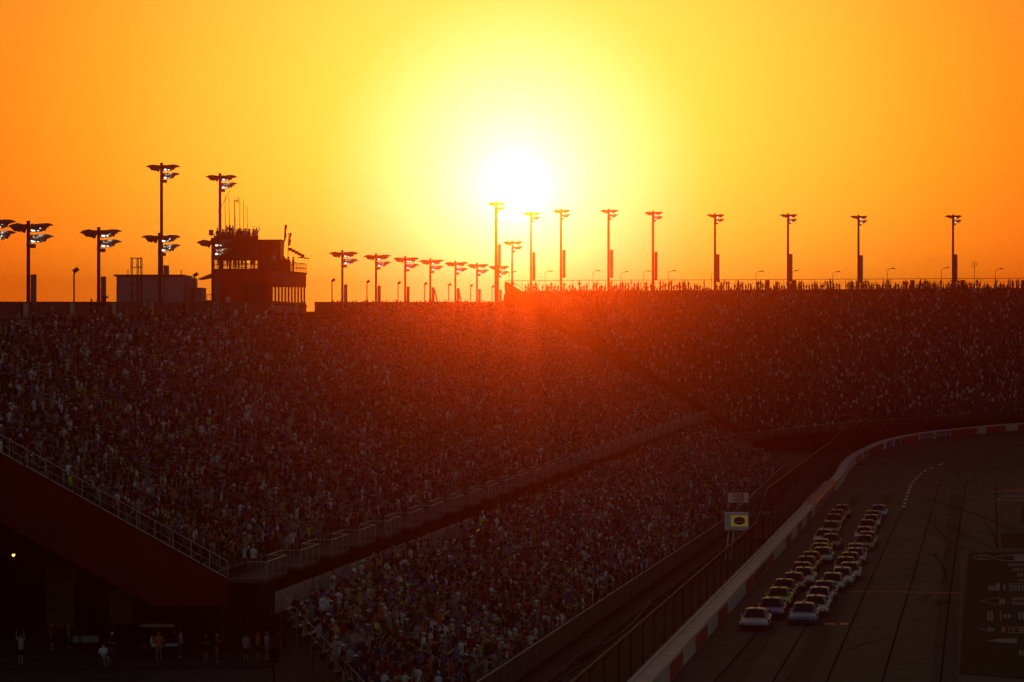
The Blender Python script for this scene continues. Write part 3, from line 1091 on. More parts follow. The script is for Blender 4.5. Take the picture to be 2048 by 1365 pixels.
rowC = [(992, 404, 575, 'thick floodlight pole dissolving in the sun glare left of the far stand', .3),
        (1062, 424, 600, 'floodlight pole right under the sun, top washed out by glare', .22),
        (1122, 419, 600, 'first crisp floodlight pole right of the sun behind the far stand', .26),
        (1217, 419, 600, 'second crisp floodlight pole right of the sun', .26),
        (1306, 423, 600, 'third crisp floodlight pole right of the sun', .26),
        (1430, 428, 602, 'fourth crisp floodlight pole right of the sun', .26),
        (1576, 428, 606, 'third floodlight pole from the right edge of the far stand', .26),
        (1717, 431, 610, 'second floodlight pole from the right edge of the far stand', .26),
        (1906, 430, 616, 'rightmost floodlight pole behind the far stand', .26)]
for i, (px, ty, Y, lab, r) in enumerate(rowC):
    light_pole((px - 1024) * Y / F, Y, HC + (682.5 - ty) * Y / F, 0, lab, GC, (8.4, 14.2, .62), 2, r, 0.25 if i > 4 else 0.0)

# small single lamps on the parapet
hd = MB(); hd.box(-.12, .42, -.14, .14, -.1, .24)
for px, lab in ((148, 'single lamp on a thin post between the two left floodlight poles'), (388, 'single lamp on a thin post at the right end of the grey shed'),
                (664, 'single lamp on a thin post nearest right of the red tower'), (734, 'second single lamp post right of the red tower'),
                (796, 'third single lamp post right of the red tower'), (849, 'fourth single lamp post right of the red tower'),
                (897, 'fifth single lamp post right of the red tower'), (941, 'sixth single lamp post right of the red tower'),
                (984, 'last single lamp post before the thick pole by the sun')):
    k = (px - 1024) / F
    Y = 73.4 / (.135 - k)
    z = backz(Y) + 1.1
    r = tag(empty('lamp_post', (k * Y, Y, z - 3)), lab, 'lamp', 'single lamps along the stand parapet')
    b = MB(); b.tube([(0, 0, 0), (0, 0, 5.5), (.05, 0, 5.7)], .07, 6); part('post', b.mesh('post', 'pole', True), r)
    part('lamp_head', hd.mesh('lamp_head', 'hood'), r, (.08, 0, 5.75), (0, -.6, 0))
# far street lamps behind the far stand
sl0 = tag(empty('street_lamp', (0, 0, 0)), 'slim street lamp with a short arm behind the far stand rail', 'street lamp', 'street lamps behind the far stand')
b = MB(); b.tube([(0, 0, 0), (0, 0, 33.5), (.25, 0, 34.0), (1.1, 0, 34.15)], .05, 5); part('post', b.mesh('post', 'pole'), sl0)
b = MB(); b.box(.9, 1.6, -.15, .15, 34.05, 34.25); part('lamp_head', b.mesh('lamp_head', 'pole'), sl0)
for i, px in enumerate((1018, 1090, 1186, 1242, 1287, 1337, 1423, 1512, 1581, 1665, 1775, 1883, 1991)):
    Y = 612
    o = sl0 if i == 0 else copy_tree(sl0)
    o.location = ((px - 1024) * Y / F, Y, .1 * (i % 3) + (i > 9) * .6)
mast = tag(empty('antenna_mast', ((1949 - 1024) * 640 / F, 640, 0)), 'thin antenna mast with a forked top at the right behind the far stand', 'mast')
b = MB(); b.tube([(0, 0, 0), (0, 0, 37.3)], .06, 5); part('pole', b.mesh('pole', 'pole'), mast)
b = MB()
for dx in (-.45, 0, .45):
    b.tube([(0, 0, 35.6), (dx, 0, 36.1), (dx, 0, 36.9)], .05, 4)
part('antenna', b.mesh('antenna', 'pole'), mast)

# ------------------------------------------------------------------ grey shed, lattice mast, control tower
YS = 304
sx0, sx1 = (233 - 1024) * YS / F, (366 - 1024) * YS / F
sz = HC + (682.5 - 553) * YS / F
sh = tag(empty('corrugated_shed', (sx0, YS, 0)), 'grey corrugated metal shed behind the parapet of the main grandstand', 'shed')
b = MB()
n = 40
for i in range(n):
    x0, x1 = sx0 + (sx1 - sx0) * i / n, sx0 + (sx1 - sx0) * (i + .5) / n
    b.box(x0, x1, YS - .04, YS, 0, sz)
b.box(sx0, sx1, YS, YS + 8, 0, sz)
b.build('wall', 'corrug', sh)
b = MB(); b.box(sx0 - .25, sx1 + .1, YS - .25, YS + 8.2, sz, sz + .18); b.build('roof', 'hood', sh)
b = MB(); b.box(sx1 + .01, sx1 + .75, YS + 1, YS + 7, 0, sz - .1); b.build('side_bay', 'cabinet', sh)
for px in (251, 358):
    x = (px - 1024) * YS / F
    b = MB(); b.tube([(x, YS + 2, sz), (x, YS + 2, sz + .7)], .05, 5); b.build('vent_pipe', 'darksteel', sh)
ax = sx1 + 1.0
an = tag(empty('annex_box', (ax, YS + 1, 0)), 'small dark annex at the right end of the grey shed', 'shed')
b = MB(); b.box(ax, ax + .9, YS + .5, YS + 5, 0, HC + (682.5 - 577) * YS / F); b.build('wall', 'cabinet', an)
b = MB(); b.box(ax - .05, ax + .95, YS + .4, YS + 5.1, HC + (682.5 - 577) * YS / F, HC + (682.5 - 575.5) * YS / F); b.build('roof', 'hood', an)
lm = tag(empty('lattice_tower', ((273 - 1024) * 300 / F, 300, 0)), 'short open lattice frame tower in front of the grey shed', 'lattice tower')
b = MB(); hw = .5; zt = HC + (682.5 - 516) * 300 / F
for sx in (-hw, 0.12, hw):
    for sy in (-hw, hw):
        b.beam((sx, sy, 0), (sx, sy, zt), .08, .08)
part('legs', b.mesh('legs', 'darksteel'), lm)
b = MB()
for i in range(24):
    z = zt - i * .92
    if z < 2: break
    for sy in (-hw, hw):
        b.beam((-hw, sy, z - .05), (hw, sy, z - .05), .06, .06)
    b.beam((-hw, -hw, z), (-hw, hw, z), .06, .06); b.beam((hw, -hw, z), (hw, hw, z), .06, .06)
part('rungs', b.mesh('rungs', 'darksteel'), lm)

# tower: local frame at near track-side corner, x to the left = -x
TY0, TY1 = 338.0, 357.7
TX = backx(TY0) - .25
tz = HC + (682.5 - 541) * TY0 / F
tw = tag(empty('control_tower', (TX, TY0, 0)), 'dark red race control tower with a crowded roof deck and antennas', 'tower')
WTW = 6.75
def bxk(Y): return TX + .135 * (Y - TY0)
zw0, zw1 = HC + (682.5 - 604) * 345 / F, HC + (682.5 - 571) * 345 / F
b = MB()
b.box(TX - WTW, TX, TY0, TY0 + .25, 0, tz)                  # near wall
b.box(TX - WTW + 2.7, TX + 2.6, TY1 - .25, TY1, 0, zw0)
b.box(TX - WTW + 2.7, TX + 2.6, TY1 - .25, TY1, zw1, tz)
for (z0, z1) in ((0, zw0), (zw1, tz)):
    for xo in (0, -WTW + .2):
        a, c = Vector((TX + xo - .1, TY0 + .25, (z0 + z1) / 2)), Vector((bxk(TY1) + xo - .1, TY1 - .25, (z0 + z1) / 2))
        b.beam(a, c, .2, z1 - z0)
b.build('wall', 'towerred', tw)
for i in range(11):
    t = .02 + i * .096
    y = TY0 + .3 + t * (TY1 - TY0 - .6)
    b = MB(); b.box(bxk(y) - .18, bxk(y) - .02, y - .3, y + .3, zw0, zw1); b.build('window_pier', 'towerred', tw)
for xo in (-.1, -WTW + .12):
    b = MB(); b.quad((TX + xo, TY0 + .3, zw0), (bxk(TY1) + xo, TY1 - .3, zw0), (bxk(TY1) + xo, TY1 - .3, zw1), (TX + xo, TY0 + .3, zw1)); b.build('window', 'glass', tw)
b = MB()
for z0, z1 in ((tz, tz + .15), (zw0 - .45, zw0 - .3)):
    v = [(TX - WTW, TY0, z0), (TX + .12, TY0 - .1, z0), (bxk(TY1) + .12, TY1 + .1, z0), (bxk(TY1) - WTW, TY1, z0)]
    b.add(v + [(x, y, z1) for x, y, _ in v], [(3, 2, 1, 0), (4, 5, 6, 7), (0, 1, 5, 4), (1, 2, 6, 5), (2, 3, 7, 6), (3, 0, 4, 7)])
b.build('roof_deck', 'deck', tw)
b = MB(); b.box(TX - 5.0 + 1.8, TX - .6, TY0 - .05, TY0 - .002, zw0 - 1, zw1 + .4); b.build('near_panel', 'emblemred', tw)
b = MB(); b.box(TX + .25, TX + 1.1, TY0 + 5, TY0 + 5.3, zw1 + .05, zw1 + 1.0); b.build('wall_speaker', 'cabinet', tw)
# pale corrugated skirt below the windows
b = MB()
for i in range(36):
    y = TY0 + .3 + i * (TY1 - TY0 - .6) / 36
    b.box(bxk(y) + .04, bxk(y) + .16, y, y + .32, backz(y) - .6, zw0 - .5)
b.build('skirt', 'stone', tw)
# railings
b = MB()
ring = [Vector((TX - WTW, TY0, tz)), Vector((TX, TY0, tz)), Vector((bxk(TY1), TY1, tz)), Vector((bxk(TY1) - WTW, TY1, tz)), Vector((TX - WTW, TY0, tz))]
for p, q in zip(ring[:-1], ring[1:]):
    for h in (.55, 1.1):
        b.tube([p + Vector((0, 0, .15 + h)), q + Vector((0, 0, .15 + h))], .03, 5)
    nn = max(4, int((q - p).length / .6))
    for i in range(nn):
        c = p.lerp(q, i / nn); b.tube([c, c + Vector((0, 0, 1.25))], .022, 4)
b.build('deck_railing', 'darksteel', tw)
# raised spotter platform with scaffold legs
zp = HC + (682.5 - 489) * 341 / F
b = MB(); b.box(TX - WTW - .1, TX - 1.9, TY0 + .4, TY0 + 4.4, zp - .15, zp); b.build('spotter_platform', 'deck', tw)
b = MB(); b.box(TX - WTW, TX - 1.7, TY0 + .3, TY0 + .36, tz + 1.25, zp + .9); b.build('dark_screen', 'banner', tw); b = MB(); b.box(TX - WTW, TX - 1.7, TY0 + 4.45, TY0 + 4.5, tz + 1.25, zp + .5); b.build('dark_screen', 'banner', tw)
b = MB(); b.box(TX - 1.6, TX - .3, TY0 + 1.5, TY0 + 4, tz + .15, tz + 1.7); b.build('equipment_case', 'banner', tw); b = MB(); b.box(TX - .2, TX + 1.3, TY0 + 9, TY0 + 12, tz + .15, tz + 1.5); b.build('equipment_case', 'banner', tw)
b = MB()
for x in (TX - WTW, TX - 4.5, TX - 2.0):
    for y in (TY0 + .5, TY0 + 4.3):
        b.tube([(x, y, tz), (x, y, zp + 1.1)], .05, 5)
for z in (zp + 1.1, zp + .55, zp - 1.2):
    b.tube([(TX - WTW, TY0 + .5, z), (TX - 2.0, TY0 + .5, z)], .03, 5)
b.build('scaffold', 'steel', tw)
hx0, hx1 = (516 - 1024) * 346 / F, (561 - 1024) * 346 / F
b = MB(); b.box(hx0, hx1, 346, 351, tz + .15, HC + (682.5 - 481) * 346 / F); b.build('roof_hut', 'emblemred', tw)
b = MB(); b.box(hx0 - .1, hx1 + .15, 345.9, 351.1, HC + (682.5 - 481) * 346 / F, HC + (682.5 - 479.5) * 346 / F); b.build('hut_roof', 'hood', tw)
for px, y0, y1, lean in ((450, 390, 455, .02), (459, 394, 452, -.3), (468, 400, 450, .05), (470, 395, 450, -.05), (479, 395, 462, .1), (487, 398, 462, 0), (494, 413, 463, .02)):
    Y = 341.5
    p, q = W(px, y0, Y), W(px + 1, y1 + 40, Y)
    p.x += lean * .3
    b = MB(); b.tube([q, p], [.05, .025], 5); b.build('antenna', 'darksteel', tw)
b = MB()
for dy in (0, 4, 8):
    b.tube([W(471, 401 + dy * .2, 341.5), W(476, 402 + dy * .2, 341.5)], .02, 4)
for px in (474, 477):
    b.tube([W(px, 394, 341.5), W(px, 408, 341.5)], .025, 4)
b.build('aerial_grid', 'darksteel', tw)
b = MB(); b.tube([W(436, 425, 341), W(460, 382, 341)], .03, 4); b.build('whip_aerial', 'darksteel', tw)
for px, y0, y1, dx, y2 in ((569, 450, 482, 3, 505), (578, 466, 492, -2, 512)):
    b = MB(); b.tube([W(px - 3, y2 + 25, 347), W(px + dx * .3, y0, 347)], .04, 5)
    fl_ = b.build('flag_pole', 'darksteel', tw)
    b = MB()
    a, c = W(px + 1, y0, 347), W(px - 1, y1, 347)
    vs, fs = [], []
    for i in range(8):
        p = a.lerp(c, i / 7)
        for j in range(2):
            vs.append((p.x + j * (.22 + .05 * math.sin(i * 1.7)), p.y + .06 * math.sin(i * 1.3 + j), p.z)); 
    for k in range(2):
        for i in range(8):
            for j in range(2):
                pass
    vs2 = vs + [(x, y + .02, z) for x, y, z in vs]
    for i in range(7):
        fs += [(2 * i, 2 * i + 1, 2 * i + 3, 2 * i + 2), (16 + 2 * i, 16 + 2 * i + 2, 16 + 2 * i + 3, 16 + 2 * i + 1)]
    b.add(vs2, fs); b.build('flag', 'banner', fl_)
b = MB(); a0 = Vector((TX - WTW, TY0 + 1, tz - .2)); b.add([a0, a0 + Vector((0, 4, 0)), a0 + Vector((-1.9, 4, -.75)), a0 + Vector((-1.9, 0, -.75)),
     a0 - Vector((0, 0, .5)), a0 + Vector((0, 4, -.5)), a0 + Vector((-1.9, 4, -.85)), a0 + Vector((-1.9, 0, -.85))],
    [(0, 1, 2, 3), (4, 7, 6, 5), (0, 3, 7, 4), (1, 5, 6, 2), (2, 6, 7, 3)])
b.build('awning', 'hood', tw)
b = MB(); p = W(422, 466, 340); b.box(p.x - .25, p.x + .25, 340, 340.4, p.z - .3, p.z + .35); b.tube([(p.x, 340.2, p.z - 1), (p.x, 340.2, p.z)], .04, 5); b.build('loudspeaker', 'cabinet', tw)
# camera rig on the far roof corner
b = MB()
for i in range(5):
    p = W(581 + i * 6, 499 + i * 3.2, 350); b.box(p.x - .22, p.x + .22, 349.8, 350.2, p.z - .18, p.z + .16)
b.beam(W(577, 496, 350), W(609, 515, 350), .1, .1)
b.beam(W(596, 515, 350), W(619, 518, 350), .2, .12)
b.build('camera_rig', 'darksteel', tw)
# railed deck left of the tower
dk = tag(empty('viewing_deck', (-35, 318, 0)), 'small railed deck between the grey shed and the red tower', 'deck')
b = MB(); zf = HC + (682.5 - 601) * 318 / F; b.box((396 - 1024) * 318 / F, (430 - 1024) * 318 / F, 318, 322, zf - .2, zf); b.build('floor', 'deck', dk)
b = MB()
for px in range(396, 431, 6):
    p = W(px, 601, 318); b.tube([p, p + Vector((0, 0, .65))], .03, 4)
b.tube([W(396, 589, 318), W(430, 590, 318)], .03, 4); b.build('railing', 'darksteel', dk)
# slanted sticks at the foot of two poles
for (a, c, lab) in (((869, 580, 445), (879, 620, 440), 'pale slanted prop leaning by the fourth pole right of the tower'), ((918, 583, 470), (924, 612, 465), 'pale slanted prop leaning by the fifth pole right of the tower')):
    b = MB(); b.tube([W(*a), W(*c)], .11, 6); tag(b.build('slanted_prop', 'steel'), lab, 'prop')

# ------------------------------------------------------------------ signs, flag stand
def text_mesh(txt, size, mat, name):
    cu = bpy.data.curves.new(name, 'FONT')
    cu.body = txt; cu.size = size; cu.extrude = .012; cu.align_x = 'CENTER'; cu.align_y = 'CENTER'
    cu.offset = .012
    o = bpy.data.objects.new(name, cu); link(o)
    dg = bpy.context.evaluated_depsgraph_get()
    me = bpy.data.meshes.new_from_object(o.evaluated_get(dg))
    bpy.data.objects.remove(o)
    me.materials.clear(); me.materials.append(M[mat])
    return me


Y = 266
c = W(1476.5, 996, Y)
sg = tag(empty('sign', (c.x, Y, 0)), 'white sign reading COOK OUT in red letters above the track fence', 'sign')
b = MB(); b.box(-.94, .94, 0, .1, c.z - .46, c.z + .46); part('board', b.mesh('board', 'signwhite'), sg)
b = MB(); b.tube([(-.6, .2, 0), (-.6, .2, c.z + .4)], .06, 6); b.tube([(.6, .2, 0), (.6, .2, c.z + .4)], .06, 6); part('posts', b.mesh('posts', 'darksteel'), sg)
t = part('lettering', text_mesh('COOK', .5, 'signred', 'lettering'), sg, (0, -.02, c.z + .2), (PI / 2, 0, 0)); t.scale.x = .68
t = part('lettering', text_mesh('OUT', .5, 'signred', 'lettering'), sg, (.17, -.02, c.z - .22), (PI / 2, 0, 0)); t.scale.x = .68
b = MB(); b.lathe((-.34, -.015, c.z - .2), (0, -1, 0), [(0, .12), (.01, .1), (.012, .001)], 8); part('emblem', b.mesh('emblem', 'signgold'), sg)

Y = 258
c = W(1476, 1043, Y)
sb = tag(empty('display_box', (c.x, Y, 0)), 'white display box with a lit yellow screen and dark badge emblem', 'screen')
b = MB(); b.box(-1.05, .95, 0, .6, c.z - .8, c.z + .78); b.box(-1.15, -1.06, -.05, .65, c.z - .8, c.z + .8); part('cabinet', b.mesh('cabinet', 'signwhite'), sb)
b = MB(); b.box(-.62, .85, -.03, -.002, c.z - .45, c.z + .5); part('screen', b.mesh('screen', 'screen'), sb)
hx = [(-.5, .05), (-.42, .26), (.0, .4), (.42, .26), (.5, .05), (.5, -.15), (.1, -.36), (0, -.36), (-.42, -.22), (-.5, -.1)]
def flat(pts, y0, y1, cx, cz):
    mb = MB(); n = len(pts)
    vs = [(cx + x, y0, cz + z) for x, z in pts] + [(cx + x, y1, cz + z) for x, z in pts]
    mb.add(vs, [tuple(range(n)), tuple(range(2 * n - 1, n - 1, -1))] + [(i, n + i, n + (i + 1) % n, (i + 1) % n) for i in range(n)])
    return mb
bd = part('badge', flat(hx, -.045, -.031, .12, c.z + .02).mesh('badge', 'emblemblack'), sb)
part('badge_top', flat([(-.44, .06), (-.36, .22), (0, .33), (.36, .22), (.44, .06)], -.055, -.046, .12, c.z + .02).mesh('badge_top', 'emblemred'), bd)
b = MB()
for i in range(5):
    b.box(-.25 + i * .15, -.15 + i * .15, -.06, -.046, c.z - .1, c.z - .0)
part('badge_strokes', b.mesh('badge_strokes', 'signwhite'), bd)
for dx in (-1.0, -.55):
    b = MB(); b.beam((dx + .2, .3, c.z - .8), (dx - .12, .1, 0), .09, .09); part('leg', b.mesh('leg', 'signwhite'), sb)
b = MB(); b.tube([(-.15, .2, c.z + .8), (-.2, .2, c.z + 1.15), (-.05, .2, c.z + 1.35)], .07, 6); b.box(-.15, .12, .05, .35, c.z + 1.3, c.z + 1.5); part('lamp', b.mesh('lamp', 'hood'), sb)

Y = 262
c = W(1514, 1040, Y)
fs_ = tag(empty('flag_stand', (c.x, Y, 0)), "starter's flag stand with a pale lattice panel beside the track fence", 'flag stand')
b = MB(); b.box(-.5, .6, -.2, .9, c.z - .95, c.z - .85); part('platform', b.mesh('platform', 'darksteel'), fs_)
b = MB()
for x in (-.45, .55):
    for y in (-.15, .85):
        b.beam((x, y, 0), (x, y, c.z + .2), .1, .1)
part('frame', b.mesh('frame', 'darksteel'), fs_)
b = MB()
for i in range(6):
    b.box(-.24, .2, -.3, -.25, c.z - .85 + i * .25, c.z - .85 + i * .25 + .17)
part('lattice_panel', b.mesh('lattice_panel', 'cabinet'), fs_)
b = MB(); b.box(-.28, -.24, -.32, -.24, c.z - 1.05, c.z + .68); b.box(.2, .24, -.32, -.24, c.z - 1.05, c.z + .68); b.box(-.28, .24, -.32, -.24, c.z - 1.1, c.z - 1.05); part('panel_frame', b.mesh('panel_frame', 'steel'), fs_)
b = MB(); b.beam(W(1490, 1045, Y) - Vector((c.x, Y, 0)), W(1512, 1008, Y) - Vector((c.x, Y, 0)), .1, .1); b.beam(W(1484, 1050, Y) - Vector((c.x, Y, 0)), W(1512, 1022, Y) - Vector((c.x, Y, 0)), .08, .08); part('brace', b.mesh('brace', 'steel'), fs_)
b = MB(); b.box(-.5, .7, -.4, .3, 1.25, 1.75); part('equipment_box', b.mesh('equipment_box', 'black'), fs_)
FLAGSTAND = (c.x, Y, c.z - .85)
# green flag held by the starter
a0 = W(1522, 1021.5, 261.6)
fg = tag(empty('green_flag', a0), 'green flag waved from the flag stand over the track', 'flag')
b = MB(); b.tube([(-.15, 0, -.05), (.2, 0, -.38)], .015, 5); b.tube([(-.15, 0, -.05), (.05, 0, .1)], .015, 5); part('stick', b.mesh('stick', 'darksteel'), fg)
b = MB(); nx, nz = 8, 4
for s_ in (0, .012):
    for i in range(nx):
        for j in range(nz):
            t_, q = i / (nx - 1), j / (nz - 1)
            b.v.append((.05 + .72 * t_, s_ + .06 * math.sin(t_ * 5 + q), .1 - .32 * (1 - q) * (1 - .35 * t_) + .12 * t_ - .25 + .06 * math.sin(t_ * 4)))
for k in range(2):
    for i in range(nx - 1):
        for j in range(nz - 1):
            q = k * nx * nz + i * nz + j
            b.f.append((q, q + nz, q + nz + 1, q + 1) if k else (q, q + 1, q + nz + 1, q + nz))
part('cloth', b.mesh('cloth', 'flagcloth', True), fg)

# ------------------------------------------------------------------ racing cars
def car_proto():
    root = empty('stock_car')
    sec = [(-2.42, .86, .28, .74), (-2.30, .94, .2, .82), (-1.75, .99, .16, .83), (-1.4, 1.0, .16, .82), (-.8, .985, .14, .79), (.3, .98, .14, .76), (1.0, .985, .14, .735),
           (1.4, 1.0, .14, .70), (1.8, 1.0, .12, .645), (2.15, .97, .12, .57), (2.36, .90, .12, .49), (2.46, .78, .14, .40)]
    b = MB()
    ring = []
    for y, w, z0, zb in sec:
        ring.append([(-w * .95, y, z0), (-w, y, z0 + .22), (-w * .985, y, zb - .12), (-w * .9, y, zb - .02), (-w * .5, y, zb + .02), (0, y, zb + .035),
                     (w * .5, y, zb + .02), (w * .9, y, zb - .02), (w * .985, y, zb - .12), (w, y, z0 + .22), (w * .95, y, z0)])
    n = len(ring[0])
    for r in ring:
        b.v += r
    for i in range(len(ring) - 1):
        for k in range(n - 1):
            b.f.append((i * n + k, i * n + k + 1, (i + 1) * n + k + 1, (i + 1) * n + k))
        b.f.append((i * n + n - 1, i * n, (i + 1) * n, (i + 1) * n + n - 1))
    b.f.append(tuple(range(n)))
    b.f.append(tuple((len(ring) - 1) * n + k for k in range(n - 1, -1, -1)))
    # cabin
    cab = [(-1.85, .74, .83), (-1.02, .63, 1.25), (-.5, .65, 1.31), (.05, .64, 1.30), (.26, .62, 1.265), (1.05, .80, .75)]
    n0 = len(b.v)
    for y, w, z in cab:
        wb = .87 if -1.5 < y < .9 else .83
        b.v += [(-wb, y, .72), (-w, y, z - .05), (-w * .85, y, z), (0, y, z + .02), (w * .85, y, z), (w, y, z - .05), (wb, y, .72)]
    for i in range(len(cab) - 1):
        for k in range(6):
            q = n0 + i * 7 + k
            b.f.append((q, q + 1, q + 8, q + 7))
    me = b.mesh('body', 'carpaint')
    o = part('body', me, root)
    bev = None
    # windshield and windows (slightly proud)
    def pane(pts, name):
        m = MB(); p = [Vector(q) for q in pts]
        nrm = (p[1] - p[0]).cross(p[2] - p[0]).normalized() * .012
        if nrm.z < 0: nrm = -nrm
        p2 = [q + nrm for q in p]
        k = len(p)
        m.add(p2 + p, [tuple(range(k))] + [(i, k + i, k + (i + 1) % k, (i + 1) % k) for i in range(k)])
        return part(name, m.mesh(name, 'carglass'), root)
    pane([(-.54, .29, 1.252), (.54, .29, 1.252), (.70, 1.03, .775), (-.70, 1.03, .775)], 'windshield')
    pane([(-.44, -1.07, 1.24), (.44, -1.07, 1.24), (.6, -1.75, .89), (-.6, -1.75, .89)], 'rear_window')
    for s in (-1, 1):
        m = MB(); pts = [(.86 * s, -.9, .82), (.86 * s, .6, .82), (.69 * s, .1, 1.2), (.69 * s, -.75, 1.21)]
        m.add([(x + .012 * s, y, z) for x, y, z in pts] + pts, [(0, 1, 2, 3)] + [(i, 4 + i, 4 + (i + 1) % 4, (i + 1) % 4) for i in range(4)])
        part('side_window', m.mesh('side_window', 'carglass'), root)
    # front fascia
    m = MB(); m.add([(-.62, 2.475, .2), (.62, 2.475, .2), (.55, 2.475, .38), (-.55, 2.475, .38)] + [(-.6, 2.4, .2), (.6, 2.4, .2), (.55, 2.42, .42), (-.55, 2.42, .42)],
                   [(0, 1, 2, 3), (0, 4, 5, 1), (3, 2, 6, 7), (0, 3, 7, 4), (1, 5, 6, 2)])
    part('grille', m.mesh('grille', 'black'), root)
    for s in (-1, 1):
        m = MB(); m.box(min(1.0 * s, .9 * s), max(1.012 * s, .9 * s) if s > 0 else -.9, -1.05, 1.05, .1, .3)
        part('side_skirt', m.mesh('side_skirt', 'black'), root)
    m = MB(); m.box(-.9, .9, 2.1, 2.56, .07, .12); part('splitter', m.mesh('splitter', 'black'), root)
    for s in (-1, 1):
        m = MB(); m.add([(.56 * s, 2.452, .43), (.86 * s, 2.36, .43), (.88 * s, 2.30, .5), (.58 * s, 2.41, .49)], [(0, 1, 2, 3)])
        m.v += [(x, y - .03, z) for x, y, z in m.v]; m.f += [(i, 4 + i, 4 + (i + 1) % 4, (i + 1) % 4) for i in range(4)]
        part('headlight', m.mesh('headlight', 'headlight'), root)
        m = MB(); m.box(min(.80 * s, .98 * s), max(.80 * s, .98 * s), .62, .78, .80, .92); part('mirror', m.mesh('mirror', 'carpaint'), root)
    m = MB(); m.box(-.85, .85, -2.40, -2.36, .78, .98); part('spoiler', m.mesh('spoiler', 'black'), root)
    m = MB(); m.tube([(0, -.2, 1.31), (0, -.28, 1.42)], .02, 5); m.box(-.1, .1, .0, .12, 1.315, 1.345); part('roof_camera', m.mesh('roof_camera', 'black'), root)
    for s in (-1, 1):
        for y in (-1.42, 1.40):
            m = MB(); m.lathe((.74 * s, y, .345), (s, 0, 0), [(0, .345), (.24, .345), (.268, .31)], 18)
            w = part('wheel', m.mesh('wheel', 'rubber', True), root)
            m = MB(); m.lathe((.74 * s, y, .345), (s, 0, 0), [(.262, .315), (.25, .2), (.262, .06), (.262, .001)], 14); part('rim', m.mesh('rim', 'rim'), w)
    m = MB(); m.add([(-.8, 2.28, .645), (-.55, 2.42, .60), (.55, 2.42, .60), (.8, 2.28, .645), (.72, 2.475, .40), (-.72, 2.475, .40)], [(0, 1, 2, 3), (0, 3, 4, 5)])
    m = MB(); m.add([(-.79, 2.372, .49), (.79, 2.372, .49), (.70, 2.482, .36), (-.70, 2.482, .36), (-.76, 2.36, .42), (.76, 2.36, .42)], [(0, 3, 2, 1), (0, 4, 3), (1, 2, 5)])
    n_ = part('nose', m.mesh('nose', 'carpaint'), root)
    m = MB()
    pr = [(-.985, 2.0), (-.95, 2.25), (-.84, 2.42), (-.6, 2.50), (.6, 2.50), (.84, 2.42), (.95, 2.25), (.985, 2.0)]
    for z in (.13, .27, .39):
        for x, y in pr:
            m.v.append((x * (1.005 if z > .2 else .98), y + (.012 if z > .2 else -.02), z))
    for r_ in range(2):
        for k in range(7):
            m.f.append((r_ * 8 + k, r_ * 8 + k + 1, r_ * 8 + 9 + k, r_ * 8 + 8 + k))
    part('bumper', m.mesh('bumper', 'carpaint'), root)
    m = MB(); m.box(-.52, .52, 2.505, 2.53, .18, .34); part('radiator_opening', m.mesh('radiator_opening', 'black'), root)
    for s in (-1, 1):
        m = MB(); m.box(min(.62 * s, .8 * s), max(.62 * s, .8 * s), 2.44, 2.50, .18, .33); part('brake_duct', m.mesh('brake_duct', 'black'), root)
    return root


def car_color(o, body, nose):
    for c in o.children:
        n = c.name.split('.')[0]
        if n in ('body', 'mirror'):
            c.color = (*[q * .78 for q in body], 1)
        elif n == 'nose':
            c.color = (*nose, 1)
        elif n == 'bumper':
            c.color = (*[q * .45 for q in nose], 1)  # bumper colour darkened to hold the shadow on the lower front


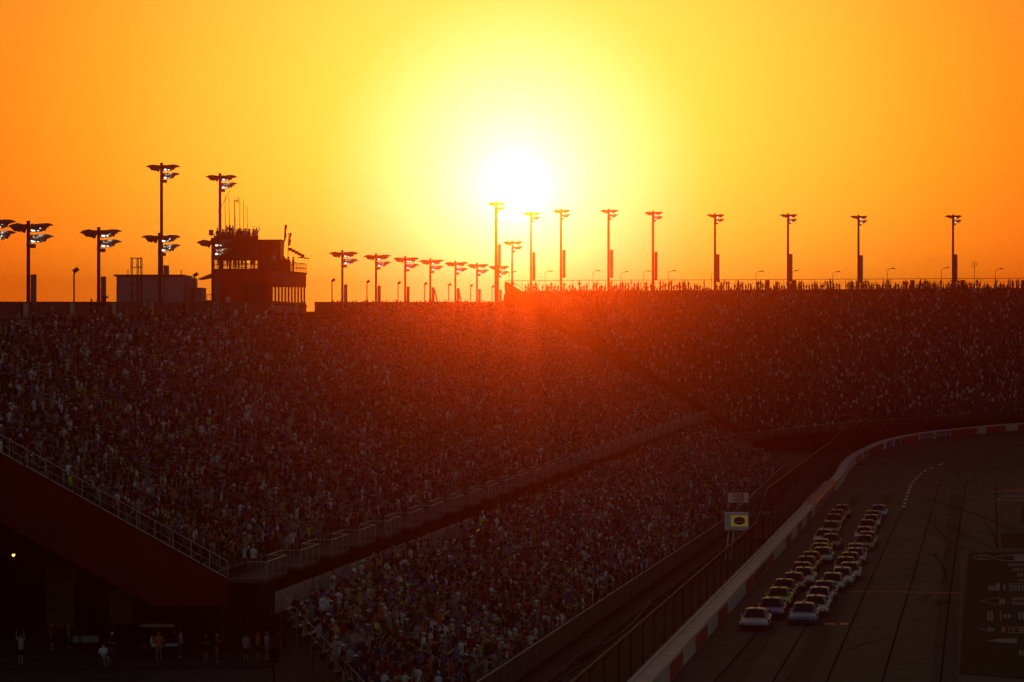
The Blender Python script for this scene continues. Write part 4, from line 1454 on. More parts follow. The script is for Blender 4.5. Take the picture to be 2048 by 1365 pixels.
WH, BK, NV = (.62, .62, .62), (.02, .02, .022), (.03, .05, .22)
cars = [
    ('L', 325, 1080, (.45, .45, .46), (.25, .02, .02), 'white stock car with a red and black nose leading the lane by the wall'),
    ('L', 470, 985, (.05, .06, .28), (.03, .03, .12), 'dark blue stock car running second in the lane by the wall'),
    ('L', 537, 890, (.30, .50, .03), (.02, .02, .03), 'fluorescent green and black stock car third in the lane by the wall'),
    ('L', 585, 815, (.10, .10, .12), (.04, .04, .05), 'charcoal grey stock car fourth in the lane by the wall'),
    ('L', 670, 755, (.16, .15, .17), (.02, .02, .02), 'black stock car with grey roof behind the charcoal car'),
    ('L', 762, 708, (.55, .55, .56), (.3, .3, .3), 'white stock car sixth in the lane by the wall'),
    ('L', 745, 662, (.16, .08, .12), (.1, .03, .03), 'plum stock car half hidden behind the white sixth car'),
    ('L', 785, 607, (.14, .10, .06), (.02, .02, .02), 'brown black stock car behind the plum car'),
    ('L', 828, 562, (.38, .05, .03), (.1, .02, .02), 'red roofed stock car left of the teal car'),
    ('L', 932, 525, (.08, .42, .34), (.05, .3, .25), 'bright teal stock car in the lane by the wall'),
    ('L', 910, 490, (.42, .36, .05), (.3, .25, .03), 'mustard yellow stock car just behind the teal car'),
    ('L', 920, 450, (.5, .42, .06), (.4, .3, .03), 'brighter yellow stock car behind the mustard one'),
    ('L', 1010, 403, (.07, .06, .05), (.35, .28, .03), 'black stock car with a yellow nose behind the yellow cars'),
    ('L', 945, 362, (.5, .40, .42), (.3, .08, .08), 'pale pink and white stock car hugging the wall side'),
    ('L', 1010, 288, (.05, .05, .06), (.3, .1, .02), 'black stock car with an orange nose in the lane by the wall'),
    ('L', 1035, 222, (.08, .07, .03), (.55, .42, .03), 'black stock car with a wide yellow nose near the back'),
    ('L', 1062, 183, (.25, .09, .04), (.12, .04, .02), 'rust orange stock car second from the back by the wall'),
    ('L', 1110, 138, (.14, .04, .04), (.06, .02, .02), 'dark maroon stock car last in the lane by the wall'),
    ('R', 765, 1030, (.16, .24, .42), (.3, .38, .5), 'light blue stock car leading the inner lane'),
    ('R', 870, 963, (.58, .56, .55), (.06, .05, .05), 'white stock car with a black nose second in the inner lane'),
    ('R', 905, 885, (.42, .46, .6), (.08, .12, .35), 'white and blue stock car third in the inner lane'),
    ('R', 950, 833, (.06, .10, .3), (.04, .06, .2), 'royal blue stock car fourth in the inner lane'),
    ('R', 1025, 758, (.45, .43, .42), (.04, .04, .04), 'silver stock car with dark nose ahead of the pearl car'),
    ('R', 1112, 708, (.62, .6, .56), (.45, .43, .4), 'pearl white stock car sixth in the inner lane'),
    ('R', 1178, 663, (.38, .36, .34), (.2, .2, .2), 'grey stock car right behind the pearl car'),
    ('R', 1145, 612, (.09, .05, .11), (.04, .03, .05), 'dark purple stock car behind the grey car in the inner lane'),
    ('R', 1182, 570, (.18, .18, .15), (.4, .34, .08), 'dark stock car with pale yellow nose in the inner lane'),
    ('R', 1232, 528, (.45, .4, .5), (.2, .1, .28), 'lilac and white stock car midway in the inner lane'),
    ('R', 1232, 497, (.22, .2, .18), (.06, .06, .06), 'bronze grey stock car tucked behind the lilac car'),
    ('R', 1316, 412, (.10, .11, .12), (.6, .45, .03), 'dark stock car with bright yellow nose corners in the inner lane'),
    ('R', 1338, 384, (.3, .24, .12), (.08, .06, .04), 'tan stock car hidden behind the yellow nosed car'),
    ('R', 1315, 337, (.6, .58, .56), (.5, .5, .5), 'plain white stock car fifth from the back of the inner lane'),
    ('R', 1340, 275, (.10, .14, .26), (.3, .32, .36), 'slate blue stock car fourth from the back of the inner lane'),
    ('R', 1375, 228, (.55, .53, .5), (.1, .1, .1), 'cream white stock car third from the back of the inner lane'),
    ('R', 1388, 193, (.06, .05, .06), (.2, .05, .05), 'black stock car second from the back of the inner lane'),
    ('R', 1446, 140, (.2, .4, .5), (.10, .32, .48), 'sky blue stock car last in the inner lane'),
]
pos = []
for ln, cx, cy, bc, nc, lab in cars:
    px, py = 1440 + cx / 4.55, 980 + cy / 4.55
    Y = F * (HC - 1.30) / (py - 682.5)
    pos.append([(px - 1024) * Y / F, Y])
for it in range(60):
    for i in range(len(pos)):
        for j in range(i + 1, len(pos)):
            if cars[i][0] == cars[j][0]:
                d = pos[j][1] - pos[i][1]
                dx = abs(pos[j][0] - pos[i][0] - .16 * d)
                if abs(d) < 5.35 and dx < 2.1:
                    sh_ = (5.36 - abs(d)) / 2 * (1 if d > 0 else -1)
                    pos[i][1] -= sh_; pos[i][0] -= sh_ * .16
                    pos[j][1] += sh_; pos[j][0] += sh_ * .16
cp = car_proto()
for i, (ln, cx, cy, bc, nc, lab) in enumerate(cars):
    o = cp if i == 0 else copy_tree(cp)
    x, y = pos[i]
    o.location = (x, y, .012)
    o.rotation_euler.z = PI - math.atan(WS) + random.uniform(-.015, .015)
    tag(o, lab, 'race car', 'race cars in two lanes on the front straight')
    car_color(o, bc, nc)

# ------------------------------------------------------------------ people
POSES = {
    'down': (((-.25, -.03, 1.13), (-.27, .05, .87)), ((.25, -.02, 1.13), (.26, .06, .88))),
    'raised': (((-.33, .06, 1.58), (-.27, .1, 1.86)), ((.33, .06, 1.6), (.24, .12, 1.88))),
    'phone': (((-.25, -.02, 1.14), (-.24, .1, .9)), ((.25, .2, 1.28), (.1, .36, 1.52))),
    'pointing': (((-.25, -.02, 1.13), (-.26, .06, .88)), ((.27, .24, 1.38), (.25, .5, 1.44))),
    'folded': (((-.27, -.03, 1.14), (-.06, .2, 1.1)), ((.27, -.03, 1.14), (.06, .22, 1.08))),
}


def limbs(pose, seated=False):
    (le, lw), (re, rw) = POSES[pose]
    dz = -.44 if seated else 0
    def sh(p): return (p[0], p[1], p[2] + dz)
    arms = [[sh((-.185, 0, 1.41)), sh(le), sh(lw)], [sh((.185, 0, 1.41)), sh(re), sh(rw)]]
    if seated:
        legs = [[(-.09, 0, .48), (-.13, .42, .47), (-.14, .40, .08)], [(.09, 0, .48), (.13, .42, .47), (.14, .44, .08)]]
    else:
        legs = [[(-.09, 0, .88), (-.105, .02, .48), (-.115, -.01, .07)], [(.09, 0, .88), (.11, .03, .48), (.12, .0, .07)]]
    return arms, legs, dz


def person_lod(pose, n, head):
    """returns verts, faces(list), part id per vertex: 0 skin 1 shirt 2 legs 3 hair/hat"""
    arms, legs, _ = limbs(pose)
    V, Fc, I = [], [], []

    def put(mb, pid):
        k = len(V)
        V.extend(mb.v); I.extend([pid] * len(mb.v)); Fc.extend(tuple(q + k for q in f) for f in mb.f)
    m = MB(); m.rings([((0, 0, .86), .165, .11), ((0, 0, 1.12), .165, .11), ((0, 0, 1.36), .21, .12), ((0, 0, 1.46), .15, .09), ((0, .01, 1.5), .06, .06)], n, False); put(m, 1)
    k = 3 if n <= 4 else 5
    for a in arms:
        m = MB(); mid = Vector(a[0]).lerp(Vector(a[1]), .75)
        m.tube([a[0], mid], [.07, .06], k, False); put(m, 1)
        m = MB(); m.tube([mid, a[1], a[2], Vector(a[2]) + (Vector(a[2]) - Vector(a[1])).normalized() * .14], [.045, .045, .035, .03], k, n > 6); put(m, 0)
    if n <= 4:
        m = MB(); m.rings([((0, 0, 0), .15, .09), ((0, 0, .9), .16, .11)], 4, False); put(m, 2)
    else:
        for l in legs:
            m = MB(); m.tube([l[0], l[1], l[2]], [.095, .065, .05], k, False); put(m, 2)
    hn = max(4, n)
    m = MB(); m.rings([((0, .01, 1.47), .055, .055), ((0, .02, 1.56), .075, .085), ((0, .02, 1.65), .08, .1)], hn, False); put(m, 0)
    top = [((0, .015, 1.64), .088, .105), ((0, .01, 1.72), .082, .098), ((0, .005, 1.775), .045, .055)]
    m = MB(); m.rings(top, hn, False); m.f.append(tuple(len(m.v) - hn + q for q in range(hn))); put(m, 3)
    if head == 'cap' and n > 4:
        m = MB(); m.add([(-.08, .1, 1.665), (.08, .1, 1.665), (.06, .2, 1.655), (-.06, .2, 1.655)], [(0, 1, 2, 3)]); put(m, 3)
    if head == 'hat':
        m = MB(); m.rings([((0, .01, 1.66), .18, .2), ((0, .01, 1.69), .09, .11)], hn, False); put(m, 3)
    return np.array(V), Fc, np.array(I)


SHIRTS = [('white', (.80, .80, .82), 10), ('light grey', (.34, .34, .36), 9), ('black', (.012, .012, .014), 24), ('navy blue', (.018, .024, .07), 13), ('red', (.28, .03, .03), 9),
          ('orange', (.62, .17, .04), 3), ('yellow', (.5, .38, .08), 2), ('neon green', (.35, .75, .05), .9), ('blue', (.08, .15, .32), 6), ('teal', (.07, .22, .24), 2.5),
          ('maroon', (.09, .016, .022), 7), ('tan', (.24, .19, .13), 4), ('pink', (.5, .27, .29), 1.5), ('green', (.03, .11, .05), 3)]
HEADS = [('brown hair', 'hair', (.05, .03, .018), 22), ('black hair', 'hair', (.012, .01, .01), 16), ('blond hair', 'hair', (.33, .22, .09), 9), ('white cap', 'cap', (.65, .65, .65), 10),
         ('black cap', 'cap', (.015, .015, .016), 14), ('red cap', 'cap', (.4, .03, .03), 9), ('blue cap', 'cap', (.05, .1, .35), 7), ('straw hat', 'hat', (.45, .33, .16), 4), ('grey cap', 'cap', (.25, .25, .26), 7)]
LEGS = [('blue jeans', (.05, .07, .14), 3), ('black shorts', (.02, .02, .022), 3), ('khaki shorts', (.26, .2, .13), 3), ('grey shorts', (.2, .2, .21), 2)]
SKINS = [(.42, .26, .19), (.36, .21, .14), (.3, .17, .11), (.12, .06, .04)]
PNAMES = ['down', 'raised', 'phone', 'pointing', 'folded']
PWT = np.array([.46, .12, .16, .12, .14])


def wchoice(tab, size=None):
    w = np.array([t[-1] for t in tab], float)
    return rng.choice(len(tab), size=size, p=w / w.sum())


# gather crowd positions: x, y, z, yaw
spots = []


def fill(P, yaw_mean, occ, step, jitter, aisles=None, alen=1.0):
    for i in range(P.n):
        a, c = P.P(0, (i + .5) / P.n), P.P(1, (i + .5) / P.n)
        L = np.linalg.norm(c - a)
        nn = int(L / step)
        u = (np.arange(nn) + .5) / nn + rng.uniform(-.14, .14, nn) / nn
        keep = rng.random(nn) < occ * (1 - .28 * np.clip(np.sin(u * L * .21 + i * .9) + np.sin(u * L * .083 - i * .37 + 1.0) + .6 * np.sin(u * L * .57 + i * 2.1) - .7, 0, 1.6))
        if aisles is not None:
            for q in aisles:
                m = np.abs((u - q) * L) < alen / 2
                keep &= ~(m & (rng.random(nn) < .75))
        u = u[keep]
        p = P.tread(u, i, 0)
        p2 = P.tread(u, i, 1)
        w = (.3 + rng.uniform(-.12, .12, len(u)))[:, None]
        p = p * (1 - w) + p2 * w
        yw = yaw_mean + rng.normal(0, jitter, len(u))
        for k in range(len(u)):
            spots.append((p[k, 0], p[k, 1], p[k, 2], yw[k], P, i, u[k]))


fill(PA, -PI / 2 + .35, .84, .6, .5, aisleU)
nA = len(spots)
fill(PB, -PI / 2 + .35, .86, .6, .5)
nB = len(spots)
fill(PC, -PI + .5, .84, .6, .4)
nC = len(spots)
arr = np.array([s[:4] for s in spots])
zone = np.array([0] * nA + [1] * (nB - nA) + [2] * (nC - nB))
rowi = np.array([s[5] for s in spots])
uu = np.array([s[6] for s in spots])
# keep the last rows behind the opening in the parapet and beside the tower clear; thin the near ends
endA = ((zone == 0) & (uu > .972)) | ((zone == 2) & (uu < .018))
gap = (zone == 0) & (rowi > 33) & (arr[:, 1] > 352) & (arr[:, 1] < 366)
thin = (zone == 1) & (arr[:, 1] < 166) & (rng.random(len(arr)) < .3)
vA = np.where(zone == 0, (rowi + 1) / PA.n, 0)
rA_ = rng.random(len(arr))
thinA = ((vA > .955) & (rA_ < np.where(arr[:, 1] < 366, .96, .5))) | ((vA > .90) & (arr[:, 1] < 366) & (rA_ < .55)) | ((vA > .87) & (arr[:, 1] > 334) & (arr[:, 1] < 366) & (rA_ < .9))
topB = (zone == 1) & (rowi >= 12) & (rng.random(len(arr)) < np.where(arr[:, 1] < 218, .6, .12))
keepm = ~(gap | thin | thinA | endA | topB)
# row of standing spectators on the walkway at the top of the far stand
tops = []
u = 0.0
while u < 1.0:
    if rng.random() < .25:
        u += rng.uniform(.006, .02)
    p = PC.P(u, 1.0)
    tops.append((p[0], p[1] - .3 + rng.uniform(-.4, .5), p[2], -PI + .5 + rng.normal(0, .8)))
    u += rng.uniform(.002, .0055) if rng.random() < .85 else rng.uniform(.01, .03)
# people on the landings
for i in range(NL):
    for q in range(rng.integers(0, 3)):
        p = frontpt((i * pitch + rng.uniform(.5, 8)) / LEN, rng.uniform(.2, 1.0), -.05)
        tops.append((p.x, p.y, p.z, -PI / 2 + rng.normal(0, .6)))
arr, zone = arr[keepm], zone[keepm]
arr = np.concatenate([arr, np.array(tops)])
zone = np.concatenate([zone, np.full(len(tops), 3)])
px = 1024 + arr[:, 0] * F / arr[:, 1]
py = 682.5 + (HC - arr[:, 2]) * F / arr[:, 1]
vis = (px > -140) & (px < 2190) & (py < 1470)
arr, zone, px, py = arr[vis], zone[vis], px[vis], py[vis]

# nearest spectators in view become individuals
inview = (px > 8) & (px < 2040) & (py < 1385)
order = np.argsort(np.where(inview, arr[:, 1], 1e9))
NIND = 216
ind = order[:NIND]
stuffm = np.ones(len(arr), bool)
stuffm[ind] = False
sa_ = arr[stuffm]
NS = len(sa_)
shirt = wchoice(SHIRTS, NS); headi = wchoice(HEADS, NS); legi = wchoice(LEGS, NS)
SC = np.array([c[1] for c in SHIRTS]); HCo = np.array([c[2] for c in HEADS]); LC = np.array([c[1] for c in LEGS]); SK = np.array(SKINS)
skin = rng.choice(4, NS, p=[.35, .33, .22, .1])
posei = rng.choice(5, NS, p=PWT)
scale = rng.normal(1.0, .075, NS).clip(.75, 1.16)
kind_h = np.array([{'hair': 0, 'cap': 1, 'hat': 2}[h[1]] for h in HEADS])[headi]
lod = np.where(sa_[:, 1] < 232, 0, np.where(sa_[:, 1] < 330, 1, 2))
VV, LL, LS, CC = [], [], [], []
voff = 0
for lv, n in ((0, 8), (1, 6), (2, 4)):
    for pi_, pn in enumerate(PNAMES):
        for hk, hn in enumerate(('hair', 'cap', 'hat')):
            sel = np.where((lod == lv) & (posei == pi_) & (kind_h == hk))[0]
            if not len(sel):
                continue
            V, Fc, I = person_lod(pn, n, hn)
            ca, sn = np.cos(sa_[sel, 3]), np.sin(sa_[sel, 3])
            flip = np.where(rng.random(len(sel)) < .5, -1.0, 1.0)
            s = scale[sel]
            x = V[None, :, 0] * flip[:, None]
            X = (x * ca[:, None] - V[None, :, 1] * sn[:, None]) * s[:, None] + sa_[sel, 0][:, None]
            Yq = (x * sn[:, None] + V[None, :, 1] * ca[:, None]) * s[:, None] + sa_[sel, 1][:, None]
            Z = V[None, :, 2] * s[:, None] + sa_[sel, 2][:, None]
            VV.append(np.stack([X, Yq, Z], -1).reshape(-1, 3))
            table = np.stack([SK[skin[sel]], SC[shirt[sel]], LC[legi[sel]], HCo[headi[sel]]], 1)     # (S,4,3)
            table = table * rng.uniform(.75, 1.15, (len(sel), 1, 1))
            CC.append(table[:, I, :].reshape(-1, 3))
            lens = np.array([len(f) for f in Fc])
            flat_ = np.concatenate([np.array(f) for f in Fc])
            offs_ = voff + np.arange(len(sel))[:, None] * len(V)
            LL.append((flat_[None, :] + offs_).reshape(-1))
            LS.append(np.tile(lens, len(sel)))
            voff += len(sel) * len(V)
VV = np.concatenate(VV).astype(np.float32); LL = np.concatenate(LL).astype(np.int32); LS = np.concatenate(LS).astype(np.int32); CC = np.concatenate(CC).astype(np.float32)
me = bpy.data.meshes.new('crowd')
me.vertices.add(len(VV)); me.vertices.foreach_set('co', VV.ravel())
me.loops.add(len(LL)); me.loops.foreach_set('vertex_index', LL)
me.polygons.add(len(LS)); me.polygons.foreach_set('loop_start', np.concatenate([[0], np.cumsum(LS)[:-1]]).astype(np.int32))
me.update(calc_edges=True)
at = me.attributes.new('Col', 'FLOAT_COLOR', 'POINT')
at.data.foreach_set('color', np.concatenate([CC, np.ones((len(CC), 1), np.float32)], 1).ravel())
me.materials.append(M['crowd'])
crowd = link(bpy.data.objects.new('crowd', me))
tag(crowd, 'dense standing crowd filling all three grandstands', 'crowd', None, 'stuff')
print('crowd', NS, 'verts', len(VV), 'faces', len(LS))


# --- individual figures: skinned body, clothes, headwear
def body_mesh(pose, seated=False):
    arms, legs, dz = limbs(pose, seated)
    V, E, R, roots = [], [], [], []

    def chain(pts, rad, start=None):
        prev = start
        for p, r in zip(pts, rad):
            V.append(tuple(p)); R.append(r)
            i = len(V) - 1
            if prev is not None:
                E.append((prev, i))
            else:
                roots.append(i)
            prev = i
        return prev
    z = lambda q: q + dz
    pel = chain([(0, 0, z(.93))], [.13])
    ch = chain([(0, 0, z(1.15)), (0, 0, z(1.36))], [.115, .13], pel)
    chain([(0, .0, z(1.49)), (0, .015, z(1.58)), (0, .02, z(1.67)), (0, .012, z(1.75))], [.055, .07, .088, .06], ch)
    for a in arms:
        chain(a, [.058, .042, .03], ch)
    for l in legs:
        chain([l[0], l[1], l[2]], [.09, .06, .042], pel)
    for a, sgn in zip(arms, (-1, 1)):
        e, w = Vector(a[1]), Vector(a[2])
        d = (w - e).normalized()
        sd = d.cross(Vector((0, 1, .1))).normalized()
        if sd.length < .1: sd = Vector((1, 0, 0))
        nr = sd.cross(d)
        chain([w - d * .01, w + d * .045, w + d * .085], [.026, .034, .03])
        for f, (o, ln) in enumerate(((-.028, .068), (-.01, .08), (.01, .074), (.027, .058))):
            p = w + d * .08 + sd * o
            chain([p, p + d * ln * .6 + nr * .006, p + d * ln * .95 + nr * .026], [.0095, .009, .008])
        p = w + d * .03 + sd * -.03 * sgn
        chain([p, p + d * .03 - sd * .03 * sgn, p + d * .062 - sd * .038 * sgn + nr * .01], [.011, .01, .009])
    m = bpy.data.meshes.new('body')
    m.from_pydata(V, E, [])
    o = link(bpy.data.objects.new('tmp', m))
    o.modifiers.new('s', 'SKIN')
    ly = m.skin_vertices[0].data
    for i, r in enumerate(R):
        ly[i].radius = (r, r)
        ly[i].use_root = i in roots
    sub = o.modifiers.new('b', 'SUBSURF'); sub.levels = 1
    dg = bpy.context.evaluated_depsgraph_get()
    bm_ = bpy.data.meshes.new_from_object(o.evaluated_get(dg))
    bpy.data.objects.remove(o)
    # nose, ears joined into the same mesh
    bb = bmesh.new(); bb.from_mesh(bm_)
    ex = MB(); ex.ball((0, .112, z(1.645)), .014, .02, .022, 6, 4)
    for s in (-1, 1):
        ex.ball((.086 * s, .01, z(1.655)), .012, .02, .032, 6, 4)
    k = len(bb.verts)
    vs = [bb.verts.new(v) for v in ex.v]
    for f in ex.f:
        bb.faces.new([vs[i] for i in f])
    ne = len(bb.faces)
    ey = MB()
    for s in (-1, 1):
        ey.ball((.033 * s, .094, z(1.672)), .012, .01, .007, 6, 3)
    ey.ball((0, .094, z(1.60)), .024, .012, .005, 6, 3)
    vs = [bb.verts.new(v) for v in ey.v]
    for f in ey.f:
        fc = bb.faces.new([vs[i] for i in f]); fc.material_index = 1
    bb.to_mesh(bm_); bb.free()
    bm_.materials.clear(); bm_.materials.append(M['skin']); bm_.materials.append(M['black'])
    bm_.polygons.foreach_set('use_smooth', [True] * len(bm_.polygons))
    bm_.name = 'body'
    return bm_


def shirt_mesh(pose, seated=False):
    arms, legs, dz = limbs(pose, seated)
    m = MB()
    m.rings([((0, 0, z + dz), a, b) for z, a, b in ((.84, .175, .135), (.95, .175, .135), (1.12, .17, .13), (1.3, .205, .14), (1.4, .21, .125), (1.46, .15, .1), (1.5, .075, .075))], 12, False)
    for a in arms:
        p, q = Vector(a[0]), Vector(a[1])
        m.tube([p + (p - q).normalized() * .03, p.lerp(q, .4), p.lerp(q, .82)], [.075, .072, .068], 8, False)
    return m.mesh('shirt', 'cloth', True)


def legs_mesh(kind, seated=False):
    arms, legs, dz = limbs('down', seated)
    m = MB()
    m.rings([((0, 0, .78 + dz), .15, .12), ((0, 0, .86 + dz), .172, .132), ((0, 0, .96 + dz), .168, .128)], 12, True)
    for l in legs:
        h, k, a = [Vector(q) for q in l]
        if kind == 'long':
            m.tube([h, h.lerp(k, .5), k, k.lerp(a, .95)], [.105, .098, .082, .066], 8, True)
        else:
            m.tube([h, h.lerp(k, .5), h.lerp(k, .92)], [.108, .1, .1], 8, True)
    return m.mesh('trousers' if kind == 'long' else 'shorts', 'cloth', True)


def shoes_mesh(seated=False):
    arms, legs, dz = limbs('down', seated)
    m = MB()
    for l in legs:
        a = Vector(l[2])
        m.ball((a.x, a.y + .05, .045), .05, .14, .05, 8, 4)
    return m.mesh('shoes', 'cloth', True)


def head_mesh(kind, seated=False):
    dz = -.44 if seated else 0
    m = MB()
    z = 1.67 + dz
    if kind == 'hair':
        m.rings([((0, -.035, z - .05), .085, .075), ((0, -.012, z + .0), .095, .095), ((0, .0, z + .06), .092, .105), ((0, .0, z + .105), .06, .07), ((0, 0, z + .115), .01, .01)], 12, True)
        return m.mesh('hair', 'cloth', True)
    if kind == 'cap':
        m.rings([((0, .01, z - .005), .1, .115), ((0, .01, z + .05), .096, .108), ((0, .005, z + .1), .06, .07), ((0, 0, z + .112), .01, .01)], 12, True)
        m.add([(-.085, .09, z + .002), (.085, .09, z + .002), (.06, .21, z - .012), (-.06, .21, z - .012), (-.085, .09, z + .014), (.085, .09, z + .014), (.06, .21, z), (-.06, .21, z)],
              [(0, 3, 2, 1), (4, 5, 6, 7), (2, 3, 7, 6), (0, 4, 7, 3), (1, 2, 6, 5)])
        return m.mesh('cap', 'cloth', True)
    m.rings([((0, .01, z - .005), .21, .22), ((0, .01, z + .01), .11, .125), ((0, .01, z + .07), .1, .11), ((0, 0, z + .11), .06, .07), ((0, 0, z + .115), .01, .01)], 14, True)
    return m.mesh('hat', 'cloth', True)


CACHE = {}


def cached(key, fn):
    if key not in CACHE:
        CACHE[key] = fn()
    return CACHE[key]


def person(x, y, z, yaw, si, hi, li, pose, sk, sc, label, group, seated=False):
    r = tag(empty('person', (x, y, z)), label, 'person', group)
    r.rotation_euler.z = yaw
    r.scale = (sc, sc, sc)
    q = part('body', cached(('b', pose, seated), lambda: body_mesh(pose, seated)), r); q.color = (*sk, 1)
    q = part('shirt', cached(('s', pose, seated), lambda: shirt_mesh(pose, seated)), r); q.color = (*SHIRTS[si][1], 1)
    kind = 'long' if 'jeans' in LEGS[li][0] else 'short'
    q = part('trousers' if kind == 'long' else 'shorts', cached(('l', kind, seated), lambda: legs_mesh(kind, seated)), r); q.color = (*LEGS[li][1], 1)
    q = part('shoes', cached(('sh', seated), lambda: shoes_mesh(seated)), r); q.color = (.3, .3, .3, 1)
    hk = HEADS[hi][1]
    q = part({'hair': 'hair', 'cap': 'cap', 'hat': 'hat'}[hk], cached(('h', hk, seated), lambda: head_mesh(hk, seated)), r); q.color = (*HEADS[hi][2], 1)
    return r


PTXT = {'down': 'arms down', 'raised': 'arms raised', 'phone': 'hand at face', 'pointing': 'pointing', 'folded': 'hands folded'}
used = set()


def outfit(zone_txt):
    for _ in range(4000):
        si, hi, li, pz = int(wchoice(SHIRTS)), int(wchoice(HEADS)), int(wchoice(LEGS)), PNAMES[rng.choice(5, p=PWT)]
        lab = f"person in {SHIRTS[si][0]} shirt with {HEADS[hi][0]}, {PTXT[pz]}, {zone_txt}"
        if lab not in used:
            used.add(lab)
            return si, hi, li, pz, lab
    raise RuntimeError('labels exhausted')


for i in ind:
    zt = {0: 'by the red end panel', 1: 'at near bleacher end', 2: 'in far stand', 3: 'on a landing'}[int(zone[i])]
    si, hi, li, pz, lab = outfit(zt)
    person(arr[i, 0], arr[i, 1], arr[i, 2], arr[i, 3], si, hi, li, pz, SKINS[rng.choice(4, p=[.35, .33, .22, .1])], float(np.clip(rng.normal(1, .045), .88, 1.1)), lab, 'spectators standing in the stands')


def named(x, y, z, yaw, shirt_, head_, legs_, pose, label, group, seated=False, sc=1.0):
    si = [s[0] for s in SHIRTS].index(shirt_); hi = [h[0] for h in HEADS].index(head_); li = [l[0] for l in LEGS].index(legs_)
    person(x, y, z, yaw, si, hi, li, pose, SKINS[rng.choice(3)], sc, label, group, seated)


GG = 'people on the paved concourse'
for px_, py_, s_, h_, l_, pz, lab, yw, st in (
    (42, 1327, 'light grey', 'brown hair', 'black shorts', 'raised', 'person in pale shirt lifting both hands under the red panel at far left', 2.6, False),  # white shirt greyed, the dim corner put into its colour
    (224, 1322, 'white', 'white cap', 'blue jeans', 'folded', 'person in navy clothes with white cap behind the seated person in white', -2.4, False),
    (412, 1322, 'black', 'black cap', 'black shorts', 'folded', 'person in black under the corner of the red panel', -2.2, False),
    (434, 1326, 'red', 'grey cap', 'khaki shorts', 'phone', 'person in red shirt and grey cap on the concourse paving', -1.6, False),
    (492, 1324, 'light grey', 'black hair', 'black shorts', 'down', 'person in grey shirt and black shorts walking on the concourse', -.6, False),
    (516, 1320, 'orange', 'red cap', 'black shorts', 'down', 'person in orange shirt by the bleacher end on the concourse', -1.3, False),
    (534, 1321, 'pink', 'blond hair', 'grey shorts', 'folded', 'person in pink shirt beside the one in orange on the concourse', -1.0, False),
    (556, 1318, 'maroon', 'black hair', 'blue jeans', 'down', 'person in maroon shirt next to the bleacher end railing', -.9, False),
    (362, 1316, 'light grey', 'black hair', 'blue jeans', 'phone', 'person in pale shirt standing right of the parked cart', 1.6, False),  # shirt colour also dimmed in place of weaker light
    (318, 1320, 'orange', 'brown hair', 'grey shorts', 'down', 'person in orange shirt in front of the parked cart', -2.9, False),
    (104, 1300, 'red', 'black hair', 'black shorts', 'down', 'person in red shirt deep under the main stand', -2.0, False),
    (138, 1296, 'tan', 'brown hair', 'blue jeans', 'down', 'person in tan shirt deep under the main stand', -1.4, False)):
    if lab.startswith('person in navy'):
        s_ = 'navy blue'
    p = GZ(px_, py_, -.03)
    named(p.x, p.y, p.z, yw, s_, h_, l_, pz, lab, GG, st)
p = GZ(207, 1330, -.03)
seat = tag(empty('folding_stool', (p.x, p.y, p.z)), 'low folding stool under the seated person in white', 'stool')
b = MB(); b.box(-.2, .2, -.22, .2, .36, .4); part('seat', b.mesh('seat', 'black'), seat)
b = MB()
for sx in (-.17, .17):
    b.beam((sx, -.18, 0), (sx, .16, .36), .03, .03); b.beam((sx, .16, 0), (sx, -.18, .36), .03, .03)
part('legs', b.mesh('legs', 'steel'), seat)
named(p.x, p.y, p.z, -2.6, 'white', 'black hair', 'grey shorts', 'folded', 'person in white sitting on a low stool on the concourse', GG, True)

# starter on the flag stand
named(FLAGSTAND[0] - .02, FLAGSTAND[1] + .1, FLAGSTAND[2], -1.9, 'black', 'black cap', 'blue jeans', 'pointing', 'person in black on the flag stand waving the green flag', 'race officials', False, .95)

# people on the tower
GTW = 'people on the red tower'
tl = set()
def tower_person(x, y, z, zt):
    for _ in range(500):
        si, hi, li = int(rng.choice([2, 3, 10, 2, 0, 1])), int(wchoice(HEADS)), int(wchoice(LEGS))
        pz = PNAMES[rng.choice(5, p=[.4, .02, .26, .12, .2])]
        lab = f"person in {SHIRTS[si][0]} shirt with {HEADS[hi][0]}, {PTXT[pz]}, {zt}"
        if lab not in tl:
            tl.add(lab); break
    person(x, y, z, -1.2 + rng.normal(0, .7), si, hi, li, pz, SKINS[0], float(rng.normal(1.0, .05)), lab, GTW)
for i in range(22):
    tower_person(TX - WTW + .35 + i * .215 + rng.uniform(-.1, .1), TY0 + 1.0 + (i * 1.3) % 3.0, zp + (.45 if 4 < i < 9 else 0), 'on raised tower platform')
for i in range(10):
    tower_person(TX - WTW + .5 + i * .45 + rng.uniform(-.1, .1), TY0 + .8 + (i % 3) * .6, tz + .15, 'under tower platform')
for i in range(9):
    y = TY0 + 5 + i * 1.35
    tower_person(bxk(y) - .8 - (i % 2) * .7, y, tz + .15, 'on tower roof deck')

